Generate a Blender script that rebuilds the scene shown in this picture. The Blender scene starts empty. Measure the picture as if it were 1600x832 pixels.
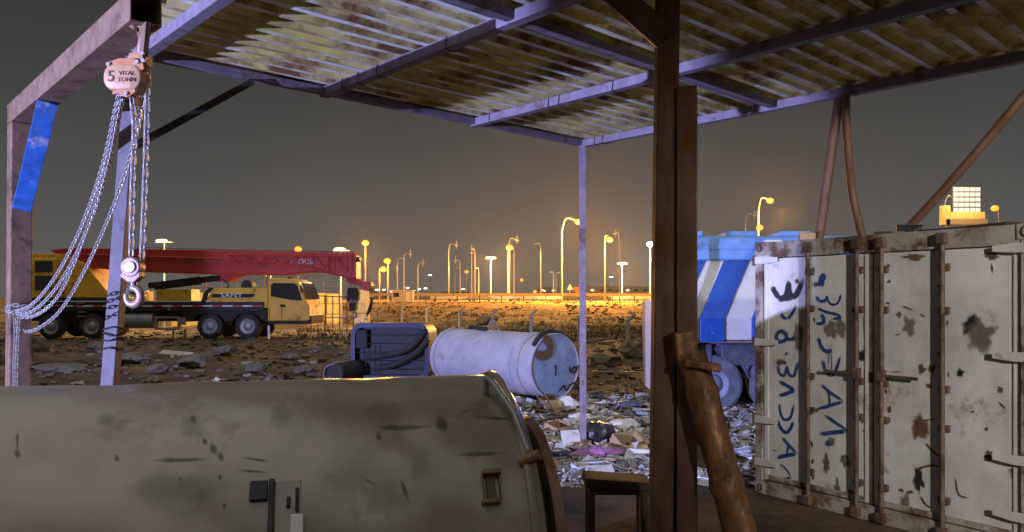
import bpy, bmesh, math, random
from mathutils import Vector, Matrix, noise
R = math.radians
V = Vector
scene = bpy.context.scene
col = scene.collection
rng = random.Random(7)

# ------------------------------------------------------------------ camera
EYE, F = 1.85, 1200.0          # eye height, focal length in photo pixels
cam_d = bpy.data.cameras.new('camera'); cam = bpy.data.objects.new('camera', cam_d); col.objects.link(cam)
cam.location = (0, 0, EYE); cam.rotation_euler = (R(90), 0, 0)
cam_d.sensor_width = 36; cam_d.lens = 27; cam_d.shift_y = 49/1600
cam_d.clip_start = .05; cam_d.clip_end = 6000
scene.camera = cam
# ------------------------------------------------------------------ night sky
world = bpy.data.worlds.new('World'); scene.world = world; world.use_nodes = True
nt = world.node_tree; nt.nodes.clear()
wo = nt.nodes.new('ShaderNodeOutputWorld'); bg = nt.nodes.new('ShaderNodeBackground')
tc = nt.nodes.new('ShaderNodeTexCoord'); sep = nt.nodes.new('ShaderNodeSeparateXYZ')
rp = nt.nodes.new('ShaderNodeValToRGB')
nz = nt.nodes.new('ShaderNodeTexNoise'); nz.inputs['Scale'].default_value = 2.2; nz.inputs['Detail'].default_value = 4
ad = nt.nodes.new('ShaderNodeMath'); ad.operation = 'MULTIPLY_ADD'; ad.inputs[1].default_value = .14; 
nt.links.new(tc.outputs['Generated'], sep.inputs[0]); nt.links.new(tc.outputs['Generated'], nz.inputs['Vector'])
sb = nt.nodes.new('ShaderNodeMath'); sb.operation = 'ADD'; sb.inputs[1].default_value = -.07
nt.links.new(nz.outputs[0], ad.inputs[0]); nt.links.new(sep.outputs['Z'], ad.inputs[2]); nt.links.new(ad.outputs[0], sb.inputs[0])
nt.links.new(sb.outputs[0], rp.inputs[0]); nt.links.new(rp.outputs[0], bg.inputs[0]); nt.links.new(bg.outputs[0], wo.inputs[0])
cr = rp.color_ramp
for e, (p, c) in zip([cr.elements[0], cr.elements[1]] + [cr.elements.new(.5) for _ in range(3)],
                     [(0, (.116, .110, .104, 1)), (1, (.012, .013, .014, 1)), (.10, (.088, .087, .085, 1)), (.22, (.054, .056, .055, 1)), (.42, (.021, .023, .0235, 1))]):
    e.position = p; e.color = c
bg.inputs[1].default_value = 1.0
# ------------------------------------------------------------------ render settings
scene.view_settings.view_transform = 'Standard'; scene.view_settings.look = 'None'
scene.view_settings.exposure = 0; scene.view_settings.gamma = 1
scene.render.engine = 'CYCLES'
scene.cycles.use_denoising = True
scene.cycles.max_bounces = 5; scene.cycles.diffuse_bounces = 3; scene.cycles.glossy_bounces = 3
scene.cycles.sample_clamp_indirect = 4
FLOOD_POS = V((-11.2, -4.6, 1.05))   # the work floodlight standing left behind the camera
FLOOD_AIM = V((-4.5, 11.0, 1.9))
FLOOD_W, FLOOD_COL = 26000, (.46, .49, 1.0)
LAMP2_POS = V((3.9, -4.4, 3.98)); LAMP2_AIM = V((4.0, 6.3, 1.6)); LAMP2_W = 4000  # second lamp is unseen, added to light the container

# ------------------------------------------------------------------ helpers
def W(px, py, d): return V(((px-800)/F*d, d, EYE-(py-465)/F*d))
def Gd(py, z=0): return (EYE-z)*F/(py-465)
def smooth(a, b, x):
    t = min(1, max(0, (x-a)/(b-a))); return t*t*(3-2*t)
def gz(x, y):
    n1 = noise.noise(V((x*.35, y*.35, 1.3))); n2 = noise.noise(V((x*1.3, y*1.3, 7.7))); n3 = noise.noise(V((x*.09, y*.09, 3.1)))
    k = smooth(6.5, 10, y)*(1-smooth(60, 130, y))
    z = (n1*.10+n2*.045)*k
    z += smooth(11, 15, y)*(1-smooth(24, 30, y))*(.12+.22*n1+.06*n2)*(1-smooth(-1.5, .5, x))
    z += 1.12*smooth(40, 92, y+n3*8) if y < 400 else 1.12
    e = smooth(42, 50, y)*(1-smooth(86, 100, y))
    z += e*(.30*abs(noise.noise(V((x*.16, y*.16, 5)))) + .22*noise.noise(V((x*.45, y*.30, 9))) + .10*noise.noise(V((x*1.3, y*.8, 2))))
    return z

class MB:
    def __init__(s): s.v = []; s.f = []; s.m = []; s.c = []; s.mi = 0; s.cc = None
    def add(s, vs, fs, mi=None):
        o = len(s.v); s.v += [V(q) for q in vs]; s.f += [tuple(i+o for i in f) for f in fs]
        s.m += [s.mi if mi is None else mi]*len(fs)
        if s.cc is not None: s.c += [s.cc]*len(vs)
        return s
    def box(s, c, size, rot=None, mi=None):
        c = V(c); hx, hy, hz = size[0]/2, size[1]/2, size[2]/2
        vs = [V((x, y, z)) for z in (-hz, hz) for y in (-hy, hy) for x in (-hx, hx)]
        if rot is not None: vs = [rot @ q for q in vs]
        return s.add([c+q for q in vs], [(0,2,3,1),(4,5,7,6),(0,1,5,4),(2,6,7,3),(0,4,6,2),(1,3,7,5)], mi)
    def beam(s, p0, p1, w, h, up=(0,0,1), mi=None):
        p0, p1 = V(p0), V(p1); d = (p1-p0); L = d.length; d = d/L
        u = V(up); x = d.cross(u)
        if x.length < 1e-4: x = d.cross(V((1,0,0)))
        x.normalize(); u = x.cross(d)
        rot = Matrix((x, d, u)).transposed()
        return s.box((p0+p1)/2, (w, L, h), rot, mi)
    def ring(s, path, radii, n=10, closed=False, caps=True, mi=None, ph=0):
        path = [V(q) for q in path]; N = len(path); vs = []; px = None
        for i, q in enumerate(path):
            a = path[(i-1) % N] if (closed or i > 0) else q
            b = path[(i+1) % N] if (closed or i < N-1) else q
            t = (b-a)
            if t.length < 1e-9: t = V((0,0,1))
            t.normalize()
            if px is None:
                x = t.cross(V((0,0,1)))
                if x.length < .01: x = t.cross(V((0,1,0)))
            else: x = px - t*px.dot(t)
            x.normalize(); px = x; y = t.cross(x)
            r = radii[i] if isinstance(radii, (list, tuple)) else radii
            for k in range(n):
                an = 2*math.pi*k/n+ph
                vs.append(q + x*math.cos(an)*r + y*math.sin(an)*r)
        fs = []
        for i in range(N if closed else N-1):
            for k in range(n):
                a = i*n+k; b = i*n+(k+1) % n; j = (i+1) % N
                fs.append((a, b, j*n+(k+1) % n, j*n+k))
        if caps and not closed:
            fs.append(tuple(reversed(range(n)))); fs.append(tuple((N-1)*n+k for k in range(n)))
        return s.add(vs, fs, mi)
    def cyl(s, p0, p1, r0, r1=None, n=16, caps=True, mi=None): return s.ring([p0, p1], [r0, r0 if r1 is None else r1], n, False, caps, mi)
    def prism(s, pts, ext, mi=None):
        pts = [V(q) for q in pts]; e = V(ext); n = len(pts)
        fs = [tuple(range(n)), tuple(reversed(range(n, 2*n)))]+[(i, i+n, (i+1) % n+n, (i+1) % n) for i in range(n)]
        return s.add(pts+[q+e for q in pts], fs, mi)
    def rock(s, c, sx, sy, sz, r, mi=None):
        c = V(c); a = r.random()*6.3; ca, sa = math.cos(a), math.sin(a); vs = []
        for z in (-1, 1):
            for y in (-1, 1):
                for x in (-1, 1):
                    q = V((x*sx*r.uniform(.55, 1), y*sy*r.uniform(.55, 1), z*sz*r.uniform(.5, 1)))*.5
                    vs.append(c+V((q.x*ca-q.y*sa, q.x*sa+q.y*ca, q.z)))
        return s.add(vs, [(0,2,3,1),(4,5,7,6),(0,1,5,4),(2,6,7,3),(0,4,6,2),(1,3,7,5)], mi)
    def flake(s, c, sx, sy, r, th=.006, tilt=.6, mi=None):
        rot = Matrix.Rotation(r.random()*6.3, 3, 'Z') @ Matrix.Rotation(r.gauss(0, tilt), 3, 'X') @ Matrix.Rotation(r.gauss(0, tilt), 3, 'Y')
        return s.box(c, (sx, sy, th), rot, mi)
    def mesh(s, name, mats, off=None, smooth=False):
        me = bpy.data.meshes.new(name)
        vs = s.v if off is None else [q-off for q in s.v]
        me.from_pydata([tuple(q) for q in vs], [], s.f)
        for m in (mats if isinstance(mats, (list, tuple)) else [mats]): me.materials.append(m)
        me.polygons.foreach_set('material_index', s.m)
        if s.c:
            at = me.color_attributes.new('Col', 'FLOAT_COLOR', 'POINT')
            flat = []
            for q in s.c: flat += [q[0], q[1], q[2], 1]
            at.data.foreach_set('color', flat)
        bm = bmesh.new(); bm.from_mesh(me); bmesh.ops.recalc_face_normals(bm, faces=bm.faces); bm.to_mesh(me); bm.free()
        if smooth:
            me.polygons.foreach_set('use_smooth', [True]*len(me.polygons))
            try: me.set_sharp_from_angle(angle=R(38))
            except Exception: pass
        me.update()
        return me
    def build(s, name, mats, parent=None, smooth=False, bevel=0, origin=None):
        off = ROOT.get(parent.name) if parent is not None else origin
        me = s.mesh(name, mats, off, smooth)
        o = bpy.data.objects.new(name, me); col.objects.link(o)
        if parent is not None:
            o.parent = parent; ROOT[o.name] = off
        elif origin is not None:
            o.location = origin; ROOT[o.name] = V(origin)
        else: ROOT[o.name] = V((0,0,0))
        if bevel:
            b = o.modifiers.new('bevel', 'BEVEL'); b.width = bevel; b.segments = 2; b.limit_method = 'ANGLE'
        return o
ROOT = {}
def tag(o, label=None, cat=None, group=None, kind=None):
    if label: o['label'] = label
    if cat: o['category'] = cat
    if group: o['group'] = group
    if kind: o['kind'] = kind
    return o
def thing(name, label, cat, loc, group=None):
    o = bpy.data.objects.new(name, None); col.objects.link(o); o.location = loc; o.empty_display_size = .2
    ROOT[o.name] = V(loc); return tag(o, label, cat, group)
def copy_tree(o, parent=None):
    c = o.copy(); col.objects.link(c); c.parent = parent
    for ch in list(o.children): copy_tree(ch, c)
    return c

# ------------------------------------------------------------------ materials
def mat(name, c, rough=.6, metal=0, var=.3, scale=5, bump=.15, rust=None, rust_amt=.4, rust_scale=2.5, stretch=(1,1,1), dark=None, dark_amt=.4, spec=.4, bdist=.02):
    m = bpy.data.materials.new(name); m.use_nodes = True; t = m.node_tree; n = t.nodes; l = t.links
    b = n['Principled BSDF']; b.inputs['Roughness'].default_value = rough; b.inputs['Metallic'].default_value = metal
    b.inputs['Specular IOR Level'].default_value = spec
    tc = n.new('ShaderNodeTexCoord'); mp = n.new('ShaderNodeMapping'); mp.inputs['Scale'].default_value = stretch
    l.new(tc.outputs['Object'], mp.inputs[0])
    no = n.new('ShaderNodeTexNoise'); no.inputs['Scale'].default_value = scale; no.inputs['Detail'].default_value = 7; no.inputs['Roughness'].default_value = .62
    l.new(mp.outputs[0], no.inputs['Vector'])
    ra = n.new('ShaderNodeValToRGB'); l.new(no.outputs[0], ra.inputs[0])
    ra.color_ramp.elements[0].position = .3; ra.color_ramp.elements[1].position = .7
    ra.color_ramp.elements[0].color = [max(0, q*(1-var)) for q in c]+[1]; ra.color_ramp.elements[1].color = [min(1, q*(1+var)) for q in c]+[1]
    out = ra.outputs[0]
    def layer(out, colr, amt, sc, seed, soft=.06):
        n2 = n.new('ShaderNodeTexNoise'); n2.inputs['Scale'].default_value = sc; n2.inputs['Detail'].default_value = 9; n2.inputs['Roughness'].default_value = .68
        off = n.new('ShaderNodeVectorMath'); off.operation = 'ADD'; off.inputs[1].default_value = (seed, seed*2.1, seed*.7)
        l.new(mp.outputs[0], off.inputs[0]); l.new(off.outputs[0], n2.inputs['Vector'])
        r2 = n.new('ShaderNodeMapRange'); th = .72-.36*amt
        r2.inputs['From Min'].default_value = th-soft; r2.inputs['From Max'].default_value = th+soft
        l.new(n2.outputs[0], r2.inputs['Value'])
        mx = n.new('ShaderNodeMix'); mx.data_type = 'RGBA'; l.new(r2.outputs[0], mx.inputs[0]); l.new(out, mx.inputs[6])
        mx.inputs[7].default_value = list(colr)+[1]
        return mx.outputs[2], r2.outputs[0]
    if dark: out, _ = layer(out, dark, dark_amt, rust_scale*.45, 11.3, .12)
    if rust:
        out, fac = layer(out, rust, rust_amt, rust_scale, 3.7)
        rr = n.new('ShaderNodeMapRange'); rr.inputs['To Min'].default_value = rough; rr.inputs['To Max'].default_value = min(1, rough+.3); l.new(fac, rr.inputs['Value']); l.new(rr.outputs[0], b.inputs['Roughness'])
    l.new(out, b.inputs['Base Color'])
    if bump:
        bp = n.new('ShaderNodeBump'); bp.inputs['Strength'].default_value = bump; bp.inputs['Distance'].default_value = bdist
        l.new(no.outputs[0], bp.inputs['Height']); l.new(bp.outputs[0], b.inputs['Normal'])
    return m
def emit(name, c, s):
    m = bpy.data.materials.new(name); m.use_nodes = True; b = m.node_tree.nodes['Principled BSDF']
    b.inputs['Base Color'].default_value = (.02, .02, .02, 1); b.inputs['Emission Color'].default_value = list(c)+[1]; b.inputs['Emission Strength'].default_value = s
    return m
def vcol(name, rough=.85, spec=.2):
    m = bpy.data.materials.new(name); m.use_nodes = True; t = m.node_tree; b = t.nodes['Principled BSDF']; b.inputs['Roughness'].default_value = rough
    b.inputs['Specular IOR Level'].default_value = spec
    a = t.nodes.new('ShaderNodeVertexColor'); a.layer_name = 'Col'
    no = t.nodes.new('ShaderNodeTexNoise'); no.inputs['Scale'].default_value = 14; no.inputs['Detail'].default_value = 5
    mx = t.nodes.new('ShaderNodeMix'); mx.data_type = 'RGBA'; mx.blend_type = 'MULTIPLY'; mx.inputs[0].default_value = .45
    t.links.new(a.outputs[0], mx.inputs[6]); t.links.new(no.outputs[0], mx.inputs[7]); t.links.new(mx.outputs[2], b.inputs['Base Color'])
    return m
def soft(name, c, rough=.7, sc=30, amt=.9, ns=None):
    m = bpy.data.materials.new(name); m.use_nodes = True; t = m.node_tree; n = t.nodes; l = t.links; b = n['Principled BSDF']; b.inputs['Roughness'].default_value = rough
    tc = n.new('ShaderNodeTexCoord'); no = n.new('ShaderNodeTexNoise'); no.inputs['Scale'].default_value = sc; no.inputs['Detail'].default_value = 6; no.inputs['Roughness'].default_value = .7
    l.new(tc.outputs['Object'], no.inputs['Vector'])
    cr_ = n.new('ShaderNodeValToRGB'); l.new(no.outputs[0], cr_.inputs[0]); cr_.color_ramp.elements[0].position = .3; cr_.color_ramp.elements[1].position = .7
    cr_.color_ramp.elements[0].color = [q*.6 for q in c]+[1]; cr_.color_ramp.elements[1].color = [min(1, q*1.5) for q in c]+[1]; l.new(cr_.outputs[0], b.inputs['Base Color'])
    a = n.new('ShaderNodeVertexColor'); a.layer_name = 'Col'; sp = n.new('ShaderNodeSeparateColor'); l.new(a.outputs[0], sp.inputs[0])
    ma = n.new('ShaderNodeMath'); ma.operation = 'MULTIPLY_ADD'; ma.inputs[1].default_value = -1.3; ma.inputs[2].default_value = .62; l.new(no.outputs[0], ma.inputs[0])
    su_ = n.new('ShaderNodeMath'); su_.operation = 'ADD'; l.new(ma.outputs[0], su_.inputs[0]); l.new(sp.outputs[0], su_.inputs[1])
    mr = n.new('ShaderNodeMapRange'); mr.inputs['From Min'].default_value = .12; mr.inputs['From Max'].default_value = .85; mr.inputs['To Max'].default_value = amt; l.new(su_.outputs[0], mr.inputs['Value'])
    mu = n.new('ShaderNodeMath'); mu.operation = 'MULTIPLY'; l.new(mr.outputs[0], mu.inputs[0])
    st_ = n.new('ShaderNodeMapRange'); st_.inputs['From Max'].default_value = .25; l.new(sp.outputs[0], st_.inputs['Value']); l.new(st_.outputs[0], mu.inputs[1])
    l.new(mu.outputs[0], b.inputs['Alpha']); return m
RUST = (.13, .055, .022)
M = dict(
 rusty=mat('rusty_steel', (.13, .07, .04), .62, .1, .45, 9, .35, RUST, .45, 4, (1,1,.35), spec=.45),
 rust_pipe=mat('rusty_pipe', (.27, .125, .05), .42, .3, .5, 6, .6, (.10, .045, .02), .5, 5, (1,1,.5), spec=.5, bdist=.04),
 lilac=mat('painted_steel', (.19, .16, .205), .6, 0, .25, 10, .2, (.09, .06, .055), .30, 5),
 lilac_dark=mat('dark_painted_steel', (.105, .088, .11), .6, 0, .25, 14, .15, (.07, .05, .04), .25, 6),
 portal=mat('gantry_steel', (.20, .125, .085), .6, .1, .35, 8, .25, (.10, .05, .03), .4, 4, spec=.4),
 bluepaint=mat('blue_paint', (.02, .10, .36), .5, 0, .35, 9, .2, (.36, .36, .38), .24, 6, dark=(.05, .07, .14), dark_amt=.35),
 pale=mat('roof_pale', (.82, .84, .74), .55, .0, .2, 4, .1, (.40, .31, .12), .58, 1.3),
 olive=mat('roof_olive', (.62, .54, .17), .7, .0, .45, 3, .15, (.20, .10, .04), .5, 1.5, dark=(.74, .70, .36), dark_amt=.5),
 seam=mat('roof_seam_lit', (.80, .84, .90), .45, .0, .1, 4, .05),  # overlap ridges: the bluish light they catch is put into the colour
 tank=mat('tank_beige', (.31, .265, .21), .27, .05, .18, 1.6, .10, (.15, .11, .075), .22, 2.6, dark=(.20, .165, .12), dark_amt=.5, spec=.5, bdist=.05),
 tank_dark=mat('tank_dark_brown', (.085, .067, .048), .7, 0, .3, 8, .2),
 brown=mat('brown_flange', (.20, .11, .06), .45, .2, .35, 6, .3, RUST, .4, 4),
 cont=mat('container_white', (.57, .55, .53), .55, 0, .12, 3, .12, (.16, .09, .05), .16, 3.2, (1,1,.7), dark=(.37, .345, .32), dark_amt=.42, spec=.35),
 cont_frame=mat('container_frame', (.30, .27, .23), .65, 0, .3, 5, .25, (.09, .05, .03), .55, 4),
 rod=mat('lock_rod_rust', (.13, .085, .062), .6, .2, .4, 12, .3, (.07, .035, .02), .5, 6),
 black=mat('black_rubber', (.02, .02, .022), .75, 0, .3, 10, .2),
 blackm=mat('black_metal', (.025, .024, .024), .55, .2, .4, 8, .2, (.06, .045, .035), .35, 5),
 yellow=mat('crane_yellow', (.74, .42, .03), .45, 0, .15, 3, .08, (.30, .17, .04), .32, 2.5),
 red=mat('boom_red', (.48, .032, .02), .5, 0, .2, 4, .1, (.30, .045, .03), .3, 2),
 white=mat('white_paint', (.72, .72, .70), .5, 0, .08, 6, .05),
 glass=mat('dark_glass', (.02, .022, .025), .08, 0, .1, 3, 0, spec=.6),
 grey=mat('grey_metal', (.30, .29, .28), .5, .4, .2, 8, .1),
 chain=mat('chain_steel', (.42, .41, .42), .4, .4, .15, 30, .05, (.35, .22, .14), .25, 20),
 hoist=mat('hoist_orange', (.50, .20, .09), .5, 0, .15, 18, .1, (.45, .33, .24), .4, 14),
 hoistp=mat('hoist_plate', (.50, .29, .17), .5, .1, .15, 25, .1, (.40, .22, .12), .3, 14),
 hookm=mat('hook_metal', (.34, .25, .24), .42, .35, .2, 30, .1, (.5, .22, .12), .35, 18),
 print=mat('dark_print', (.10, .06, .04), .7, 0, .2, 30, 0),
 cyl=mat('cylinder_white', (.38, .36, .43), .6, 0, .15, 2.5, .12, (.28, .24, .22), .2, 3, dark=(.29, .27, .33), dark_amt=.4),
 cylend=mat('cylinder_end', (.17, .22, .36), .6, 0, .18, 5, .12, (.12, .12, .16), .25, 7, dark=(.27, .31, .44), dark_amt=.35),
 strap=mat('strap_rust', (.27, .20, .14), .6, .2, .3, 8, .2),
 bin=mat('bin_blue', (.005, .008, .065), .5, 0, .35, 4, .15, (.05, .05, .06), .3, 3),
 bindark=mat('bin_inner', (.008, .010, .020), .6, 0, .6, 3, .2, (.05, .055, .075), .3, 3.5, (1,1,3)),
 tblue=mat('truck_blue', (.012, .075, .36), .45, 0, .12, 6, .05, (.25, .3, .42), .08, 7),
 tlight=mat('truck_lightblue', (.13, .29, .62), .5, 0, .15, 5, .05, (.30, .36, .5), .2, 5),
 twhite=mat('truck_white', (.58, .57, .60), .5, 0, .07, 5, .05, (.2, .17, .18), .1, 8),
 tdark=mat('truck_chassis', (.075, .08, .13), .55, .1, .4, 6, .15, (.15, .14, .16), .3, 5),
 wheelrim=mat('truck_wheel', (.16, .18, .25), .55, .2, .3, 6, .15),
 dusty=mat('dusty_tyre', (.10, .11, .15), .8, 0, .35, 6, .2),
 concrete=mat('concrete', (.40, .36, .31), .9, 0, .25, 7, .4),
 conc2=mat('weathered_concrete', (.11, .09, .062), .9, 0, .35, 4, .5, (.055, .042, .03), .4, 4),
 card=mat('cardboard', (.36, .24, .14), .85, 0, .2, 6, .15, (.22, .14, .08), .3, 5),
 paper=mat('dirty_paper', (.55, .54, .54), .85, 0, .2, 9, .2, (.28, .26, .25), .25, 8),
 purple=mat('purple_plastic', (.36, .14, .38), .45, 0, .25, 7, .3),
 wood=mat('old_wood', (.055, .035, .022), .8, 0, .4, 6, .3, (.07, .045, .03), .4, 3, (1,6,1)),
 bag=mat('black_bag', (.015, .015, .017), .3, 0, .3, 9, .4),
 pole=mat('lamp_pole', (.26, .25, .23), .5, .3, .12, 5, .05),
 barrier=mat('barrier_yellow', (.50, .36, .13), .7, 0, .2, 2, .05),
 building=mat('far_building', (.16, .16, .17), .8, 0, .2, .5, .05),
 booth=mat('site_booth', (.55, .48, .42), .7, 0, .15, 2, .05),
 reds=mat('red_sign', (.5, .06, .05), .5, 0, .1, 5, 0),
 glow_or=emit('sodium_glow', (1, .22, .012), 3.4), glow_ye=emit('flood_glow', (1, .62, .22), 10), glow_wh=emit('white_glow', (1, .97, .86), 10),
 glow_dim=emit('dim_glow', (1, .75, .5), 14), glow_panel=emit('panel_glow', (1, .86, .62), 1.3), led=emit('floodlight_led', (.8, .85, 1), 40),
 paint_blue=soft('spray_blue', (.010, .045, .17), .6, 26, .96), paint_black=soft('spray_black', (.012, .012, .014), .6, 26, .95),
 stain=soft('grey_brown_stain', (.13, .11, .09), .7, 18, .85), rustmark=soft('rust_mark', (.10, .052, .025), .8, 24, .92), smear=soft('tank_smear', (.075, .055, .038), .6, 16, .6), grime=soft('tank_grime', (.13, .10, .072), .5, 9, .24),
 rubble=vcol('rubble_mix'), litter=vcol('litter_mix', .7, .3),
)
def ground_mat():
    m = bpy.data.materials.new('dirt_ground'); m.use_nodes = True; t = m.node_tree; n = t.nodes; l = t.links; b = n['Principled BSDF']; b.inputs['Roughness'].default_value = .95; b.inputs['Specular IOR Level'].default_value = .15
    g = n.new('ShaderNodeNewGeometry'); s = n.new('ShaderNodeSeparateXYZ'); l.new(g.outputs['Position'], s.inputs[0])
    n1 = n.new('ShaderNodeTexNoise'); n1.inputs['Scale'].default_value = .8; n1.inputs['Detail'].default_value = 10; n1.inputs['Roughness'].default_value = .7; l.new(g.outputs['Position'], n1.inputs['Vector'])
    n2 = n.new('ShaderNodeTexNoise'); n2.inputs['Scale'].default_value = .12; n2.inputs['Detail'].default_value = 6; l.new(g.outputs['Position'], n2.inputs['Vector'])
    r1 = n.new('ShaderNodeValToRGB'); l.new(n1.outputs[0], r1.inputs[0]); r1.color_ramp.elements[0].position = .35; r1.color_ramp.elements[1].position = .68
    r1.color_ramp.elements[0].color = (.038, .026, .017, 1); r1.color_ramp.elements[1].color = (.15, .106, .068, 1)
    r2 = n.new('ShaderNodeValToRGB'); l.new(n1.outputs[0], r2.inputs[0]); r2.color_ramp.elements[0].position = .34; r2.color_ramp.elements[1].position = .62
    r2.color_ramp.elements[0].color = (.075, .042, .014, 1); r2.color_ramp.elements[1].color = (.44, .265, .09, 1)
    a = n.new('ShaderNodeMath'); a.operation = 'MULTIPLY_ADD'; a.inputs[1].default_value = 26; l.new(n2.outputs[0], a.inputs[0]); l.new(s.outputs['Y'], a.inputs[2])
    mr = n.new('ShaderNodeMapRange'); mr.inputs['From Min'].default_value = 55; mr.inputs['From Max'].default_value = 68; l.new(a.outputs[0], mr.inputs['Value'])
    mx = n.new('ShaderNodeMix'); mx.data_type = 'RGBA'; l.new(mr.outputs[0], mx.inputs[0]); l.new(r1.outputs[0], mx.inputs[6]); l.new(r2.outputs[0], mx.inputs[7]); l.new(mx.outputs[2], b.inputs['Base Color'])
    bp = n.new('ShaderNodeBump'); bp.inputs['Strength'].default_value = .8; bp.inputs['Distance'].default_value = .12; l.new(n1.outputs[0], bp.inputs['Height']); l.new(bp.outputs[0], b.inputs['Normal'])
    return m

# ------------------------------------------------------------------ ground
def build_ground():
    rows = [-16, -12, -8, -5, -2, 0, 2, 3.5]
    y = 4.5
    while y < 110: rows.append(y); y += max(.16, y*.0105)
    while y < 5000: rows.append(y); y *= 1.12
    NC = 190; mb = MB(); vs = []; fs = []
    for y in rows:
        w = 26+max(0, y)*1.15
        for i in range(NC+1):
            x = (i/NC*2-1)*w
            vs.append((x, y, gz(x, y)))
    for r in range(len(rows)-1):
        for i in range(NC):
            a = r*(NC+1)+i; fs.append((a, a+1, a+NC+2, a+NC+1))
    mb.add(vs, fs)
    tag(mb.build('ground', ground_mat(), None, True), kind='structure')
build_ground()

# ------------------------------------------------------------------ canopy (open steel shed roof)
C0 = (.89, 9.7)
def RP(s, t, z): return V((C0[0]+.678*s-.735*t, C0[1]-.735*s-.678*t, z))
ZB, ZT = 3.745, 3.83
SMAX, TMAX = 8.2, 5.3
can = thing('canopy', 'open steel canopy with stained corrugated sheet roof overhead', 'canopy', RP(3, 2.5, 0))
UPZ = V((0, 0, 1))
def member(nm, a, b, w=.10, z0=ZB, z1=ZT, m='lilac', lab=None):
    o = MB().beam(V((a.x, a.y, (z0+z1)/2)), V((b.x, b.y, (z0+z1)/2)), w, z1-z0).build(nm, M[m], can, bevel=.006)
    if lab: o['label'] = lab
    return o
for t in (0, 1.75, 3.6, 5.25): member('purlin', RP(-.05, t, 0), RP(SMAX, t, 0), .09)
tb = [0, 1.75, 3.6, 5.25]
for s_ in (0, 2.62, 5.4):
    for k in range(3): member('cross_member', RP(s_, tb[k]+.05, 0), RP(s_, tb[k+1]-.05, 0), .08, ZB+.015, ZT)
# corrugated sheets, each its own part, laid along t
P, DEP = .19, .036
def sheet(s0, n, t0, t1, dz, tilt):
    prof = []
    for k in range(n):
        u = s0+k*P
        prof += [(u, 0), (u+.055, 0), (u+.078, DEP), (u+P-.023, DEP)]
    prof.append((s0+n*P, 0)); prof.append((s0+n*P+.05, 0))
    mb = MB(); vs = []; fs = []; ms = []
    TT = [t0+(t1-t0)*i/6 for i in range(7)]
    for i, t in enumerate(TT):
        wv = .004*math.sin(i*1.7+s0*3)
        for (u, z) in prof: vs.append(RP(u+tilt*(t-t0), t, ZT+.004+dz+z+wv))
    NP = len(prof)
    for i in range(6):
        for k in range(NP-1):
            a = i*NP+k; fs.append((a, a+1, a+NP+1, a+NP))
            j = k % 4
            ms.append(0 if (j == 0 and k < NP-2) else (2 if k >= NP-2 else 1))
    # give the sheet thickness
    off = len(vs); vs2 = [v+V((0, 0, .0012)) for v in vs]
    mb.add(vs, fs); mb.m = list(ms); mb.add(vs2, [tuple(reversed(f)) for f in fs]); mb.m[len(ms):] = ms
    bm_f = len(mb.f)
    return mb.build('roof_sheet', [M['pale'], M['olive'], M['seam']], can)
s_ = -.10; k = 0
while s_ < SMAX-.1:
    n = 5 if k % 2 else 4
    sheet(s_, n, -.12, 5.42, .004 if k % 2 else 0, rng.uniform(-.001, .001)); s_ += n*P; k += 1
# posts
far_top = RP(.0, .0, ZB)
o = MB().beam(W(911, 693, 9.7) - V((0, 0, .1)), V((far_top.x, far_top.y, ZB+.01)), .082, .082, (0, 1, 0)).build('post', M['lilac'], can, bevel=.005)
o['label'] = 'thin lilac post standing in the litter at the far corner'
lt = RP(.05, 5.25, ZB)
lt = V((-3.0, lt.y, ZB)); lb = V(((154-800)/F*lt.y, lt.y, -.05))
o = MB().beam(lb, V((lt.x, lt.y, ZB+.01)), .105, .10, (0, 1, 0)).build('post', M['lilac_dark'], can, bevel=.006)
o['label'] = 'lilac grey post behind the chain hoist, tied with wire'
def on_post(z): f = (z-lb.z)/(ZB-lb.z); return lb.lerp(V((lt.x, lt.y, ZB)), f)
for py in (513, 522, 530, 545):
    q = on_post(EYE-(py-465)/F*lt.y)
    MB().ring([q+V((math.cos(a)*.076, math.sin(a)*.074, .012*math.sin(a*2+py))) for a in [2*math.pi*i/14 for i in range(14)]], .007, 6, True).build('wire_tie', M['black'], can)
# knee brace from the left post to the roof edge (black metal stands in for the shade on it)
MB().beam(on_post(3.05)+V((.05, 0, 0)), RP(.05, 4.35, ZB-.01), .06, .06).build('knee_brace', M['blackm'], can, bevel=.004)
for (t, s1) in ((3.6, .35), (3.6, .62), (3.6, .95), (1.75, .3), (1.75, 1.15), (1.75, 1.3), (0, .25), (0, .4), (1.75, 2.0), (3.6, 1.9)):
    c_ = RP(s1, t, (ZB+ZT)/2); td = V((.735, .678, 0)); ad_ = V((.678, -.735, 0)); k_ = rng.uniform(-.03, .03)
    MB().ring([c_+td*(.054*x)+UPZ*(.05*z)+ad_*(k_*x+.006*z) for x, z in ((-1, -1), (0, -1.1), (1, -1), (1, 0), (1, .82), (0, .84), (-1, .82), (-1, 0))], .004, 5, True).build('wire_tie', M['blackm'], can)
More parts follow.
